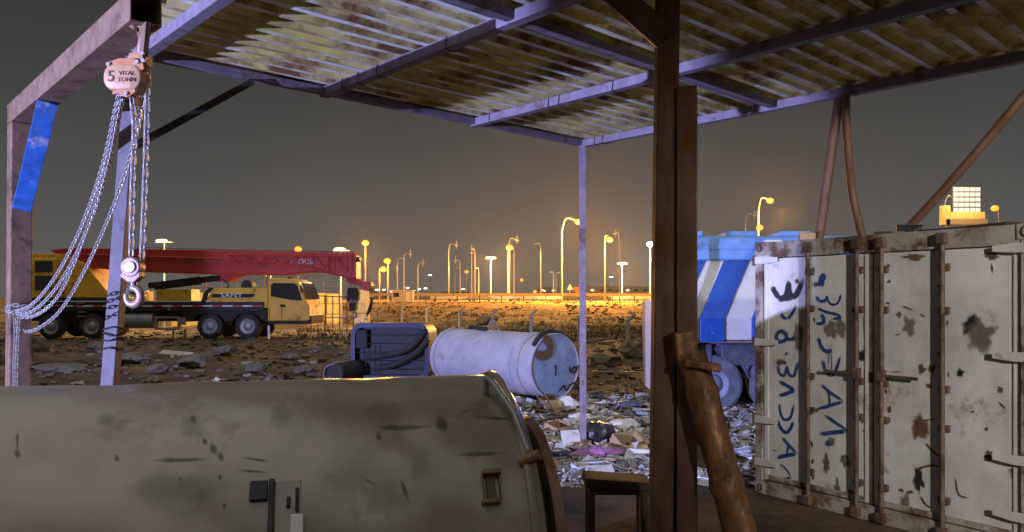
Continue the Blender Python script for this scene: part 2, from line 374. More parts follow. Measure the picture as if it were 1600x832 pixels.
# rusty centre column (two sections) with its knee brace
cb = W(1031, 940, 4.75); cb.z = -.05; ct = W(1043, 0, 4.75); ct.z = ZB-.002
o = MB().beam(cb, ct, .132, .13, (0, 1, 0)).build('column', M['rusty'], can, bevel=.008); o['label'] = 'rusty brown square column in the foreground'
mb = MB(); e0 = W(1070, 940, 4.72); e0.z = -.05; e1 = W(1070, 140, 4.72)
ux = V((.97, -.243, 0)); uy = V((.243, .97, 0))
for (dx, dy, w, h) in ((.066, 0, .012, .144), (.013, -.078, .118, .012), (-.02, .078, .19, .012)):
    a = e0+ux*dx+uy*dy; b = e1+ux*dx+uy*dy
    rot = Matrix((ux, uy, V((0, 0, 1)))).transposed()
    mb.box((a+b)/2, (w, h, (b-a).length), rot)
o = mb.build('channel_section', M['rusty'], can, bevel=.004); o['label'] = 'rusty channel welded beside the column, ending short of the roof'
MB().beam(W(1044, 64, 4.72), W(918, -48, 4.95), .15, .15).build('knee_brace', M['rusty'], can, bevel=.008)

# ------------------------------------------------------------------ hoist gantry
def BP(l, z, off=0): return V((-1.85-.678*l+.735*off, 3.87+.735*l+.678*off, z))
gan = thing('hoist_gantry', 'brown steel gantry frame at the left carrying the chain hoist', 'gantry', BP(3.02, 0))
mb = MB()   # hollow square beam, open at the near end
for (dz, do, w, h) in ((.072, 0, .15, .007), (-.072, 0, .15, .007), (0, .0715, .007, .137), (0, -.0715, .007, .137)):
    mb.beam(BP(-.02, 3.3+dz, do), BP(3.1, 3.3+dz, do), w, h)
mb.build('beam', M['portal'], gan)
o = MB().beam(BP(3.02, -.05)+V((-.03, 0, 0)), BP(3.02, 3.222), .17, .15, (.735, .678, 0)).build('post', M['portal'], gan, bevel=.008)
o = MB().beam(BP(2.05, 3.225, -.005), BP(2.93, 2.55, -.005), .05, .13, (-.735, -.678, .3)).build('brace', M['bluepaint'], gan, bevel=.005)
o['label'] = 'bright blue flat brace in the gantry corner'
mb = MB(); mb.prism([BP(.10, 3.223, -.012), BP(-.06, 3.223, -.012), BP(.0, 3.04, -.012)], BP(0, 0, .024)-BP(0, 0, 0)); mb.build('hanger_plate', M['portal'], gan)

# ------------------------------------------------------------------ chain hoist
def resample(pts, step):
    pts = [V(p) for p in pts]; out = [pts[0]]; acc = 0; prev = pts[0]
    for q in pts[1:]:
        while True:
            d = (q-prev).length
            if acc+d >= step:
                prev = prev.lerp(q, (step-acc)/d); out.append(prev.copy()); acc = 0
            else:
                acc += d; prev = q; break
    return out
def catmull(pts, n=8):
    pts = [V(p) for p in pts]; out = []
    P_ = [pts[0]*2-pts[1]]+pts+[pts[-1]*2-pts[-2]]
    for i in range(1, len(P_)-2):
        a, b, c, d = P_[i-1:i+3]
        for k in range(n):
            t = k/n
            out.append(.5*((2*b)+(c-a)*t+(2*a-5*b+4*c-d)*t*t+(3*b-a-3*c+d)*t**3))
    out.append(pts[-1]); return out
def chain(mb, pts, pitch, width, wire, nseg=10, nr=5):
    q = resample(catmull(pts), pitch)
    for i in range(len(q)-1):
        a, b = q[i], q[i+1]; c = (a+b)/2; t = (b-a).normalized()
        x = t.cross(V((.3, 1, 0)));  x.normalize(); y = t.cross(x)
        s_ = x if i % 2 else y
        hl = pitch/2+wire*1.0; hw = width/2-wire/2
        loop = []
        for k in range(nseg):
            an = 2*math.pi*k/nseg
            cx = math.copysign(max(0, hl-hw), math.cos(an)) if abs(math.cos(an)) > .05 else 0
            loop.append(c+t*(cx+math.cos(an)*hw)+s_*math.sin(an)*hw)
        mb.ring(loop, wire/2, nr, True)
HD = 3.9
h0 = W(205, 120, HD)
hoist = thing('chain_hoist', 'orange five ton chain hoist with pale steel chains', 'chain hoist', h0)
# rounded cover
def rrect(cx, cz, hw, hh, r, y, n=6):
    pts = []
    for (sx, sz, a0) in ((1, 1, 0), (-1, 1, 90), (-1, -1, 180), (1, -1, 270)):
        for k in range(n+1):
            a = R(a0+90*k/n); pts.append(V((cx+sx*(hw-r)+r*math.cos(a), y, cz+sz*(hh-r)+r*math.sin(a))))
    return pts
def cover(cx, cz, hw, hh, r, yb, yf, bul, name, m, parent):
    mb = MB(); rings = [(yb, 1), (yf+.03, 1), (yf+.012, .97), (yf+.003, .92), (yf, .86), (yf-bul, .4)]
    vs = []; n = None
    for (y, k) in rings:
        rr = rrect(cx, cz, hw*k, hh*k, r*k, y); n = len(rr); vs += rr
    fs = [tuple(reversed(range(n)))]
    for i in range(len(rings)-1):
        for k in range(n): fs.append((i*n+k, i*n+(k+1) % n, (i+1)*n+(k+1) % n, (i+1)*n+k))
    fs.append(tuple((len(rings)-1)*n+k for k in range(n)))
    mb.add(vs, fs); return mb.build(name, m, parent, True)
hc = W(199, 125, HD)
cover(hc.x, hc.z, .100, .068, .058, HD+.045, HD-.055, .003, 'cover', M['hoistp'], hoist)
def text(body, size, m, name, parent, pos, rot, thick=.001, sx=1):
    cu = bpy.data.curves.new(name, 'FONT'); cu.body = body; cu.size = size; cu.extrude = thick; cu.align_x = 'CENTER'; cu.align_y = 'CENTER'
    ob = bpy.data.objects.new('tmp_text', cu); col.objects.link(ob)
    dg = bpy.context.evaluated_depsgraph_get(); me = bpy.data.meshes.new_from_object(ob.evaluated_get(dg)); bpy.data.objects.remove(ob)
    me.name = name; me.materials.clear(); me.materials.append(m)
    Mx = Matrix.Translation(V(pos)-ROOT[parent.name]) @ rot.to_4x4() @ Matrix.Diagonal((sx, 1, 1, 1))
    me.transform(Mx)
    o = bpy.data.objects.new(name, me); col.objects.link(o); o.parent = parent; ROOT[o.name] = ROOT[parent.name]; return o
FACE = Matrix.Rotation(R(90), 3, 'X')
text('5', .078, M['print'], 'lettering', hoist, (hc.x-.052, HD-.0592, hc.z), FACE, .0012, 1.1)
text('VITAL', .030, M['print'], 'lettering', hoist, (hc.x+.026, HD-.0592, hc.z+.016), FACE, .0012)
text('TONN', .030, M['print'], 'lettering', hoist, (hc.x+.026, HD-.0592, hc.z-.016), FACE, .0012)
# frame plates above and below, with bolts
def plate(pts, y0, y1, name, m, parent):
    mb = MB(); mb.prism([V((W(px, py, HD).x, y0, W(px, py, HD).z)) for px, py in pts], (0, y1-y0, 0)); return mb.build(name, m, parent, bevel=.003)
fp = plate([(174, 110), (175, 102), (192, 96), (215, 95), (231, 104), (232, 112), (225, 116), (180, 116)], HD-.048, HD-.036, 'frame_plate', M['hoist'], hoist)
plate([(183, 146), (192, 143), (218, 143), (219, 148), (206, 156), (200, 155), (194, 150), (183, 152)], HD-.048, HD-.036, 'frame_plate', M['hoist'], hoist)
plate([(204, 93), (206, 86), (213, 84), (230, 84), (235, 89), (234, 104), (228, 106), (222, 97), (206, 97)], HD-.03, HD+.03, 'hook_yoke', M['hoist'], hoist)
for (px, py) in ((177.5, 105.5), (222, 102), (204.5, 150.5), (231, 100), (230, 89)):
    q = W(px, py, HD); MB().cyl(V((q.x, HD-.058, q.z)), V((q.x, HD-.03, q.z)), .010, .009, 10).build('bolt', M['chain'], hoist, True)
MB().ring(catmull([W(219, 88, HD), W(222, 70, HD), W(225, 55, HD), W(222, 44, HD), W(213, 40, HD), W(208, 46, HD)]), [.016+.006*math.sin(i/5) for i in range(41)], 10).build('top_hook', M['hookm'], hoist, True)
mb = MB(); chain(mb, [W(231, 96, HD), W(230, 160, HD), W(227, 270, HD), W(222, 395, HD), W(219, 411, HD)], .042, .036, .010); chain(mb, [W(206, 154, HD), W(210, 200, HD), W(207, 290, HD), W(205, 402, HD)], .042, .036, .010)
tag(mb.build('load_chain', M['chain'], hoist, True), kind='stuff')
# hand chain: strands pulled across to the gantry post and tied round it
PD = 5.88
def hs(pts): return [W(px, py, HD+(PD-HD)*f) for (px, py, f) in pts]
mb = MB()
for pts in ([(186, 150, 0), (160, 262, .3), (125, 360, .55), (85, 435, .75), (50, 476, .92), (24, 487, 1)],
            [(192, 150, 0), (170, 255, .3), (137, 358, .55), (95, 440, .75), (55, 484, .92), (24, 492, 1)],
            [(189, 150, 0), (164, 268, .3), (131, 372, .55), (94, 458, .75), (58, 492, .92), (26, 496, 1)],
            [(226, 112, 0), (215, 200, .12), (186, 300, .35), (140, 408, .62), (97, 482, .85), (62, 512, .95), (36, 518, 1.0), (23, 500, 1)]):
    chain(mb, hs(pts), .034, .031, .0082, 9, 4)
chain(mb, [W(30, 492, 5.85), W(28, 520, 5.84), W(26, 560, 5.83), W(25, 610, 5.83), W(25, 680, 5.83)], .034, .031, .0082, 9, 4)
chain(mb, [W(22, 492, 5.85), W(24, 520, 5.85), W(22, 560, 5.84), W(22, 600, 5.84), W(23, 660, 5.84)], .034, .031, .0082, 9, 4)
for dz in (0, .022, .05):
    cpt = BP(3.02, 0); z = EYE-(490-465)/F*5.9+dz
    loop = [V((cpt.x+.02+.108*math.cos(a), cpt.y+.108*math.sin(a), z+.012*math.sin(2*a+dz*90))) for a in [2*math.pi*i/12 for i in range(13)]]
    chain(mb, loop, .034, .031, .0082, 9, 4)
tag(mb.build('hand_chain', M['chain'], hoist, True), kind='stuff')
# hook block
b0 = W(208, 418, HD)
MB().cyl(b0+V((0, -.035, 0)), b0+V((0, .035, 0)), .050, n=24).build('hook_block', M['hookm'], hoist, True, .006)
MB().cyl(b0+V((0, -.042, 0)), b0+V((0, -.03, 0)), .030, n=20).build('sheave_cap', M['chain'], hoist, True, .003)
plate([(196, 424), (192, 432), (203, 441), (214, 441), (223, 432), (221, 424)], HD-.03, HD+.03, 'swivel', M['hookm'], hoist)
hk = [W(208, 440, HD), W(209, 447, HD)]
for k in range(0, 13):
    a = R(95-k*24); hk.append(W(208.5+11.5*math.cos(a), 463-13*math.sin(a), HD))
MB().ring(catmull(hk, 4), [.014+.008*math.sin(math.pi*min(1, i/52)) for i in range(4*(len(hk)-1)+1)], 10).build('load_hook', M['hookm'], hoist, True)
MB().beam(W(203, 446, HD), W(199, 459, HD), .012, .02).build('safety_latch', M['blackm'], hoist)

# ------------------------------------------------------------------ foreground tank
PHI = R(14); U = V((math.cos(PHI), math.sin(PHI), 0)); Nn = V((math.sin(PHI), -math.cos(PHI), 0)); UP = V((0, 0, 1))
TR = .75; TE = V((-.075, 3.44, TR)); TL = 2.08
tank = thing('storage_tank', 'large dirty beige steel tank lying across the foreground', 'tank', TE-U*TL/2-UP*TR)
def TP(u, th, r=TR): return TE+U*u+(Nn*math.cos(th)+UP*math.sin(th))*r
def shr(u, th):
    rr = TR+.006*noise.noise(V((u*2.2, math.cos(th)*2, math.sin(th)*2)))+.004*noise.noise(V((u*6, math.cos(th)*5, math.sin(th)*5)))
    for (du, dt, w, dp) in ((-.62, .62, .16, .022), (-.30, .35, .18, .020), (-1.15, .5, .14, .016), (-.45, .88, .14, .012), (-.8, .2, .2, .02), (-1.6, .4, .2, .015)):
        rr -= dp*math.exp(-((u-du)**2+((th-dt)*TR)**2)/(w*w*.35))
    return rr
NS, NU = 120, 70; vs = []; fs = []
for i in range(NU+1):
    u = -TL+TL*i/NU
    for k in range(NS):
        th = 2*math.pi*k/NS
        vs.append(TP(u, th, shr(u, th)))
for i in range(NU):
    for k in range(NS): fs.append((i*NS+k, i*NS+(k+1) % NS, (i+1)*NS+(k+1) % NS, (i+1)*NS+k))
mb = MB(); mb.add(vs, fs); mb.build('shell', M['tank'], tank, True)
def disc_rings(spec, name, m):
    mb = MB(); vs = []; fs = []
    for (u, r) in spec:
        for k in range(NS): vs.append(TP(u, 2*math.pi*k/NS, r))
    for i in range(len(spec)-1):
        for k in range(NS): fs.append((i*NS+k, i*NS+(k+1) % NS, (i+1)*NS+(k+1) % NS, (i+1)*NS+k))
    fs.append(tuple((len(spec)-1)*NS+k for k in range(NS)))
    mb.add(vs, fs); return mb.build(name, m, tank, True)
disc_rings([(-.005, TR-.02), (.04, TR-.05), (.08, TR-.16), (.11, .35), (.118, .02)], 'dished_end', M['tank'])
disc_rings([(-TL+.005, TR-.02), (-TL-.06, TR-.06), (-TL-.12, TR-.2), (-TL-.15, .02)], 'dished_end', M['tank'])
mb = MB(); mb.ring([TP(-.012, 2*math.pi*k/NS, TR+.006) for k in range(NS)], .016, 8, True); mb.build('end_rim', M['tank'], tank, True)
mb = MB(); mb.ring([TP(-TL+.012, 2*math.pi*k/NS, TR+.006) for k in range(NS)], .016, 8, True); mb.build('end_rim', M['tank'], tank, True)
o = disc_rings([(.12, .40), (.125, .50), (.125, .555), (.165, .56), (.165, .50), (.155, .2), (.155, .02)], 'end_flange', M['brown']); o['label'] = 'brown round flange beyond the tank end'
def tray(px, py):     # pixel on the near wall of the tank
    d = V(((px-800)/F, 1, -(py-465)/F)); o_ = V((0, 0, EYE))
    oc = o_-TE; dd = d-U*d.dot(U); oo = oc-U*oc.dot(U)
    a = dd.dot(dd); b = 2*dd.dot(oo); c = oo.dot(oo)-TR*TR; q = b*b-4*a*c
    t = (-b-math.sqrt(max(0, q)))/(2*a); p = o_+d*t
    rel = p-TE; return rel.dot(U), math.atan2(rel.z, rel.dot(Nn))
def tpatch(px0, py0, px1, py1, r0, r1, name, m, lab=None, bevel=.004):
    u0, t0 = tray(px0, py0); u1, t1 = tray(px1, py1); mb = MB()
    pts = [TP(u0, t0, r0), TP(u1, t0, r0), TP(u1, t1, r0), TP(u0, t1, r0)]; pts2 = [TP(u0, t0, r1), TP(u1, t0, r1), TP(u1, t1, r1), TP(u0, t1, r1)]
    mb.add(pts+pts2, [(0,1,2,3), (4,7,6,5), (0,4,5,1), (1,5,6,2), (2,6,7,3), (3,7,4,0)])
    o = mb.build(name, m, tank, bevel=bevel)
    if lab: o['label'] = lab
    return o
# small welded box socket
for (a, b, c, d_) in ((752, 738, 782, 744), (752, 783, 782, 788), (752, 744, 757, 783), (777, 744, 782, 783)): tpatch(a, b, c, d_, TR-.02, TR+.03, 'bracket', M['brown'])
tpatch(757, 744, 777, 783, TR-.02, TR+.008, 'bracket_floor', M['tank_dark'])  # socket floor in a darker brown than the shell
tpatch(391, 754, 418, 783, TR-.02, TR+.014, 'hinge_plate', M['blackm'])
tpatch(421, 752, 427, 836, TR-.02, TR+.022, 'strip', M['blackm'])
tpatch(430, 752, 470, 836, TR-.02, TR+.007, 'cover_plate', M['tank'])
tpatch(462, 764, 467, 800, TR-.02, TR+.016, 'latch', M['black']); tpatch(448, 778, 454, 794, TR-.02, TR+.016, 'latch', M['black'])
tpatch(454, 806, 474, 838, TR-.02, TR+.018, 'paint_label', M['paper'])
def tmark(pix, wpx, name, m, off=.0025):     # thin smear that follows the dented wall
    P2 = catmull([V((x, y, 0)) for x, y in pix], 8); vs = []; fd = []; n = len(P2); ph = rng.random()*30
    for i, p in enumerate(P2):
        t = (P2[min(i+1, n-1)]-P2[max(i-1, 0)]).normalized(); s_ = V((-t.y, t.x, 0)); e = min(1, .25+min(i, n-1-i)*.15)*(1+.5*noise.noise(V((i*.4, ph, 0))))
        ef = min(1, .1+min(i, n-1-i)*.16)
        for sg_, f_ in ((2.6, 0), (.9, .8), (0, 1), (-.9, .8), (-2.6, 0)):
            q = p+s_*wpx/2*e*sg_; u_, t_ = tray(q.x, q.y); vs.append(TP(u_, t_, shr(u_, t_)+off)); fd.append((f_*ef,)*3)
    fs = [(5*i+k, 5*i+k+1, 5*i+k+6, 5*i+k+5) for i in range(n-1) for k in range(4)]
    mb = MB(); mb.add(vs, fs); mb.c = fd; return mb.build(name, m, tank, True)
for pts, w in (([(226, 720), (280, 719), (335, 716)], 4), ([(578, 668), (630, 667), (680, 665)], 5), ([(700, 711), (750, 710), (800, 707)], 4), ([(365, 736), (395, 737), (424, 740)], 2), ([(730, 650), (770, 653), (802, 656)], 3), ([(590, 672), (592, 684), (594, 690)], 4), ([(28, 670), (27, 690), (28, 712)], 3), ([(375, 715), (400, 719), (425, 722)], 2), ([(640, 790), (630, 760), (625, 745)], 3)): tmark(pts, w*.9, 'weld_scar', M['smear'])
for (x, y, r_) in ((183, 716, 4), (27, 709, 5), (333, 701, 6), (690, 663, 9), (345, 714, 5), (282, 748, 3), (344, 746, 3), (302, 655, 5), (320, 690, 4), (350, 790, 3)):
    tmark([(x-r_*1.2, y+r_*.3), (x, y), (x+r_*1.2, y-r_*.4)], r_*1.5, 'rust_pit', M['smear'])
for pts, w in (([(180, 770), (260, 764), (380, 756)], 20), ([(560, 800), (600, 770), (610, 740)], 26), ([(735, 625), (745, 640), (742, 655)], 22), ([(420, 640), (440, 650), (460, 646)], 16), ([(290, 640), (300, 670), (296, 690)], 18), ([(150, 660), (165, 655), (185, 652)], 8), ([(560, 640), (600, 645), (640, 640)], 16), ([(640, 690), (655, 720), (650, 760)], 14)): tmark(pts, w*1.3, 'dirt_smear', M['grime'], .0032)
# bent pipe handle on the shoulder
u_, t_ = tray(748, 600)
hp = [TP(-.10, 1.20, TR-.01), TP(-.10, 1.22, TR+.07), TP(-.085, 1.17, TR+.075), TP(-.03, .95, TR+.05), TP(-.005, .74, TR+.03), TP(.0, .70, TR+.0)]
MB().ring(hp, .013, 10).build('pipe_handle', M['grey'], tank, True)
MB().cyl(TP(-.03, .70, TR-.0), TP(.03, .70, TR+.05), .022, n=10).build('pipe_clamp', M['brown'], tank, True)

# ------------------------------------------------------------------ shipping container
KC = V((2.31, 7.3, 0)); KE = V((.556, -.831, 0)); KN = V((-.831, -.556, 0)); KG = -KN; KW, KH, KL = 2.36, 2.37, 6.0
def KP(u, z, o_=0): return KC+KE*u+UP*z+KN*o_
KROT = Matrix((KE, KG, UP)).transposed()
con = thing('shipping_container', 'battered white shipping container with blue spray paint on its doors', 'container', KP(KW/2, 0, -KL/2))
def kbox(u0, u1, z0, z1, o0, o1, name, m, parent=con, bevel=.006):
    return MB().box(KP((u0+u1)/2, (z0+z1)/2, (o0+o1)/2), (abs(u1-u0), abs(o1-o0), z1-z0), KROT).build(name, m, parent, bevel=bevel)
def corr_wall(pts_fn, L, H, name):   # corrugated side walls
    mb = MB(); vs = []; fs = []; n = 0; x = 0; pr = []
    while x < L:
        pr += [(x, 0), (x+.07, 0), (x+.11, .036), (x+.20, .036)]; x += .24
    pr.append((L, 0))
    for (a, d_) in pr:
        for z in (.12, H-.08): vs.append(pts_fn(min(a, L), z, d_))
    for i in range(len(pr)-1): fs.append((2*i, 2*i+2, 2*i+3, 2*i+1))
    mb.add(vs, fs); return mb.build(name, M['cont'], con)
corr_wall(lambda a, z, d_: KP(.035+d_, z, -.08-a), KL-.16, KH, 'side_wall')
corr_wall(lambda a, z, d_: KP(KW-.035-d_, z, -.08-a), KL-.16, KH, 'side_wall')
kbox(.02, KW-.02, KH-.06, KH-.02, -KL+.02, -.02, 'roof_panel', M['cont_frame'])
kbox(.02, KW-.02, .02, .12, -KL+.02, -.1, 'floor_frame', M['cont_frame'])
kbox(.02, KW-.02, .12, KH-.06, -KL, -KL+.05, 'end_wall', M['cont'])
for u in (0, KW-.08): kbox(u, u+.08, .115, KH-.115, -.10, 0, 'corner_post', M['cont_frame'])
for u in (0, KW-.08): kbox(u, u+.08, .115, KH-.115, -KL, -KL+.10, 'corner_post', M['cont_frame'])
kbox(.085, KW-.085, KH-.15, KH-.003, -.09, -.004, 'door_header', M['cont_frame'])
kbox(.085, KW-.085, .0, .13, -.09, -.002, 'door_sill', M['cont_frame'])
for u in (-.005, KW-.11):
    for z in (0, KH-.115):
        for g in (.005, -KL+.16):
            c_ = kbox(u, u+.12, z-.002, z+.117, g-.165, g, 'corner_casting', M['cont_frame'], bevel=.012)
            if g > 0:
                p = KP(u+.06, z+.058, g+.001); mb = MB()
                mb.ring([p+KE*.022*math.cos(a)+UP*.034*math.sin(a) for a in [2*math.pi*k/12 for k in range(12)]], .006, 6, True); 
                mb.build('casting_hole', M['black'], c_)
US = [None]*2
def kray(px, py, off=0):
    d = V(((px-800)/F, 1, -(py-465)/F)); p0 = KP(0, 0, off); t = (p0-V((0, 0, EYE))).dot(KN)/d.dot(KN); return V((0, 0, EYE))+d*t
def ku(px, py): p = kray(px, py, -.02); return (p-KC).dot(KE), p.z
DO = -.03    # outer door face offset
doors = []
um = ku(1362, 500)[0]
for (u0, u1, lab) in ((.085, um-.012, 'left container door with blue lettering'), (um+.012, KW-.085, 'right container door with grey paint blot')):
    d_ = kbox(u0, u1, .135, KH-.155, DO-.045, DO, 'door', M['cont'], bevel=.01); d_['label'] = lab; doors.append(d_)
    # raised pressed edge frames
    kbox(u0+.004, u0+.05, .14, KH-.16, DO+.0, DO+.010, 'door_edge', M['cont'], d_, .004)
    kbox(u1-.05, u1-.004, .14, KH-.16, DO+.0, DO+.010, 'door_edge', M['cont'], d_, .004)
    kbox(u0+.052, u1-.052, .14, .19, DO, DO+.012, 'door_edge', M['cont_frame'], d_, .004)
kbox(um-.02, um+.02, .14, KH-.16, DO-.03, DO+.014, 'door_gasket', M['rod'])
for i, px in enumerate((1266, 1342, 1381, 1476)):
    u = ku(px, 560)[0]; dr = doors[0 if i < 2 else 1]
    rd = MB().cyl(KP(u, .07, DO+.045), KP(u, KH-.04, DO+.045), .019, n=12).build('lock_rod', M['rod'], dr, True)
    for z in (.30, .85, 1.15, 1.75, 2.08):
        kbox(u-.042, u+.042, z-.028, z+.028, DO, DO+.03, 'rod_guide', M['rod'], dr, .004)
    for z in (.055, KH-.075):
        kbox(u-.035, u+.035, z-.04, z+.045, -.002, .05, 'cam_keeper', M['rod'], rd, .006)
    if i in (1, 2):
        q = KP(u, 1.0, DO+.075); kbox(u-.03, u+.03, 1.17, 1.26, DO+.02, DO+.07, 'handle_hub', M['rod'], dr, .006)
        kbox(u+.0 if i == 2 else u-.30, u+.30 if i == 2 else u, 1.2, 1.225, DO+.045, DO+.06, 'door_handle', M['rod'], dr, .003)
for z in (2.20, 1.43, .70, .30):
    for (u, s1, dr) in ((.0, 1, doors[0]), (KW, -1, doors[1])):
        mb = MB(); a = [KP(u+s1*.005, z-.035, .004), KP(u+s1*.12, z-.035, .004), KP(u+s1*.26, z-.02, .004), KP(u+s1*.26, z+.02, .004), KP(u+s1*.12, z+.035, .004), KP(u+s1*.005, z+.035, .004)]
        mb.prism(a, KN*.012); hg = mb.build('hinge', M['cont'], dr, bevel=.003)
        MB().cyl(KP(u+s1*-.004, z-.05, .014), KP(u+s1*-.004, z+.05, .014), .014, n=8).build('hinge_pin', M['rod'], hg, True)
# spray paint strokes traced on the door plane
_st = [0]
def stroke(pix, wpx, parent, m, name='spray_letter', close=False):
    off = DO+.0035+.00035*(_st[0] % 14); _st[0] += 1
    pts = [kray(px, py, off) for (px, py) in pix]
    pts = catmull(pts, 6) if len(pts) > 2 else [pts[0].lerp(pts[1], k/6) for k in range(7)]
    w = wpx/F*6.6/2; mb = MB(); vs = []; fd = []; n = len(pts); off_ = rng.random()*9
    for i, p in enumerate(pts):
        t = (pts[min(i+1, n-1)]-pts[max(i-1, 0)])
        t.normalize(); s_ = KN.cross(t); e = min(1, .55+min(i, n-1-i)*.25)
        ww = w*e*(1+.22*noise.noise(V((i*.35, off_, 0))))
        ef = min(1, .25+.3*min(i, n-1-i))
        for k_, f_ in ((1.45, 0), (.85, 1), (0, 1), (-.85, 1), (-1.45, 0)): vs.append(p+s_*ww*k_); fd.append((f_*ef,)*3)
    mb.add(vs, [(5*i+k, 5*i+k+1, 5*i+k+6, 5*i+k+5) for i in range(n-1) for k in range(4)]); mb.c = fd
    return mb.build(name, m, parent)
def zA(p): return [(1190+x/3.9625, 410+y/3.9625) for x, y in p]
def zB(p): return [(1190+x/3.9625, 580+y/3.9625) for x, y in p]
bl, bk = M['paint_blue'], M['paint_black']
for pts in ([(62, 148), (85, 190), (112, 228)], [(105, 228), (150, 205), (168, 112)], [(165, 115), (172, 180), (182, 215)], [(178, 212), (215, 200), (258, 100)], [(100, 232), (150, 222), (200, 212)]): stroke(zA(pts), 8.5, doors[0], bk)
for (pts, w) in (([(217, 265), (190, 318), (158, 355)], 4.5), ([(118, 312), (135, 340), (158, 352)], 5), ([(88, 450), (120, 428), (152, 448), (150, 480), (95, 500)], 6), ([(88, 445), (95, 475), (92, 505)], 6), ([(150, 478), (185, 476), (212, 468)], 5), ([(150, 560), (160, 575)], 6),
                 ([(98, 635), (112, 685), (138, 702), (156, 660), (160, 640)], 4), ([(158, 650), (172, 695), (198, 705), (215, 670), (226, 615)], 4), ([(105, 735), (160, 765), (206, 790)], 5), ([(208, 790), (160, 812), (104, 828)], 5.5)):
    stroke(zA(pts), w, doors[0], bl)
for (pts, w) in (([(112, 195), (116, 255), (140, 300), (180, 285), (202, 200)], 4.2), ([(98, 300), (120, 355), (155, 382), (182, 350), (198, 310)], 5), ([(128, 412), (165, 455), (218, 512)], 5), ([(220, 512), (150, 525), (92, 537)], 5.5), ([(168, 460), (160, 495), (165, 518)], 3.5), ([(108, 572), (150, 605), (184, 655)], 2.2), ([(186, 658), (140, 672), (94, 682)], 4),
                 ([(398, 428), (425, 470)], 7), ([(362, 78), (430, 135), (508, 188)], 4), ([(508, 190), (430, 212), (343, 238)], 5), ([(408, 112), (422, 165), (420, 220)], 2.5), ([(392, 272), (460, 320), (534, 368)], 4), ([(536, 372), (450, 380), (354, 392)], 5.5)):
    stroke(zB(pts), w, doors[0], bl)
for (pts, w) in (([(398, 72), (372, 108), (370, 155)], 9), ([(335, 210), (365, 242), (402, 232), (405, 205)], 4.2), ([(402, 225), (435, 262), (475, 250), (492, 195)], 3), ([(343, 283), (400, 308), (470, 325), (482, 345), (440, 350)], 4), ([(368, 320), (385, 350), (382, 378)], 5), ([(335, 380), (365, 380), (400, 368)], 4.5), ([(352, 465), (370, 520), (400, 552), (440, 545)], 5),
                 ([(380, 605), (395, 665), (428, 710)], 5), ([(428, 712), (465, 660), (490, 575)], 4), ([(418, 500), (416, 680)], 1.2), ([(433, 480), (436, 720)], 1.2)):
    stroke(zA(pts), w, doors[0], bl)
def blot(cx, cy, rx, ry, parent, m, name='stain', n=16, jit=.35):
    off = DO+.0015+.0003*(_st[0] % 6); _st[0] += 1
    mb = MB(); ph = rng.random()*50; pts = []
    for k in range(n*2):
        a = math.pi*k/n; q = 1+jit*2*noise.noise(V((math.cos(a)*1.6, math.sin(a)*1.6, ph)))+jit*.14*rng.uniform(-1, 1)
        pts.append((rx*q*math.cos(a), ry*q*math.sin(a)))
    N_ = len(pts); vs = [kray(cx, cy, off)]; fd = [(1, 1, 1)]
    for (k_, f_) in ((.7, .95), (1.45, 0)):
        for (x, y) in pts: vs.append(kray(cx+x*k_, cy+y*k_, off)); fd.append((f_,)*3)
    fs = [(0, 1+k, 1+(k+1) % N_) for k in range(N_)]+[(1+k, 1+N_+k, 1+N_+(k+1) % N_, 1+(k+1) % N_) for k in range(N_)]
    mb.add(vs, fs); mb.c = fd; return mb.build(name, m, parent)
blot(1517, 507, 10, 12, doors[1], M['paint_black']); blot(1534, 524, 20, 22, doors[1], M['stain'])
for (x, y, rx, ry, dr, m) in ((1298, 516, 9, 12, 0, 'stain'), (1312, 512, 8, 12, 0, 'stain'), (1248, 526, 6, 16, 0, 'stain'), (1421, 511, 9, 11, 1, 'stain'), (1190, 500, 4, 8, 0, 'stain'), (1221, 567, 7, 5, 0, 'rustmark'), (1437, 668, 11, 17, 1, 'rustmark'), (1441, 577, 6, 6, 1, 'rustmark'), (1456, 575, 5, 6, 1, 'rustmark'), (1452, 603, 4, 4, 1, 'rustmark'), (1501, 583, 5, 6, 1, 'paint_black'),
                          (1563, 610, 5, 4, 1, 'rustmark'), (1546, 712, 6, 6, 1, 'rustmark'), (1436, 753, 6, 14, 1, 'paint_black'), (1291, 726, 4, 12, 0, 'rustmark'), (1320, 720, 6, 9, 0, 'stain'), (1308, 768, 4, 14, 0, 'stain'), (1353, 556, 12, 9, 0, 'paint_black'), (1415, 790, 6, 16, 1, 'stain'), (1330, 778, 7, 12, 0, 'rustmark'), (1590, 735, 12, 10, 1, 'rustmark'), (1408, 766, 4, 3, 1, 'rustmark'), (1421, 770, 4, 3, 1, 'rustmark'), (1430, 402, 14, 4, 1, 'rustmark'), (1550, 400, 8, 6, 1, 'rustmark'), (1541, 671, 3, 3, 1, 'rustmark'), (1275, 445, 4, 3, 0, 'rustmark'), (1405, 492, 4, 4, 1, 'stain'), (1300, 690, 6, 5, 0, 'stain'), (1245, 440, 3, 3, 0, 'rustmark')):
    blot(x, y, rx, ry, doors[dr], M[m])
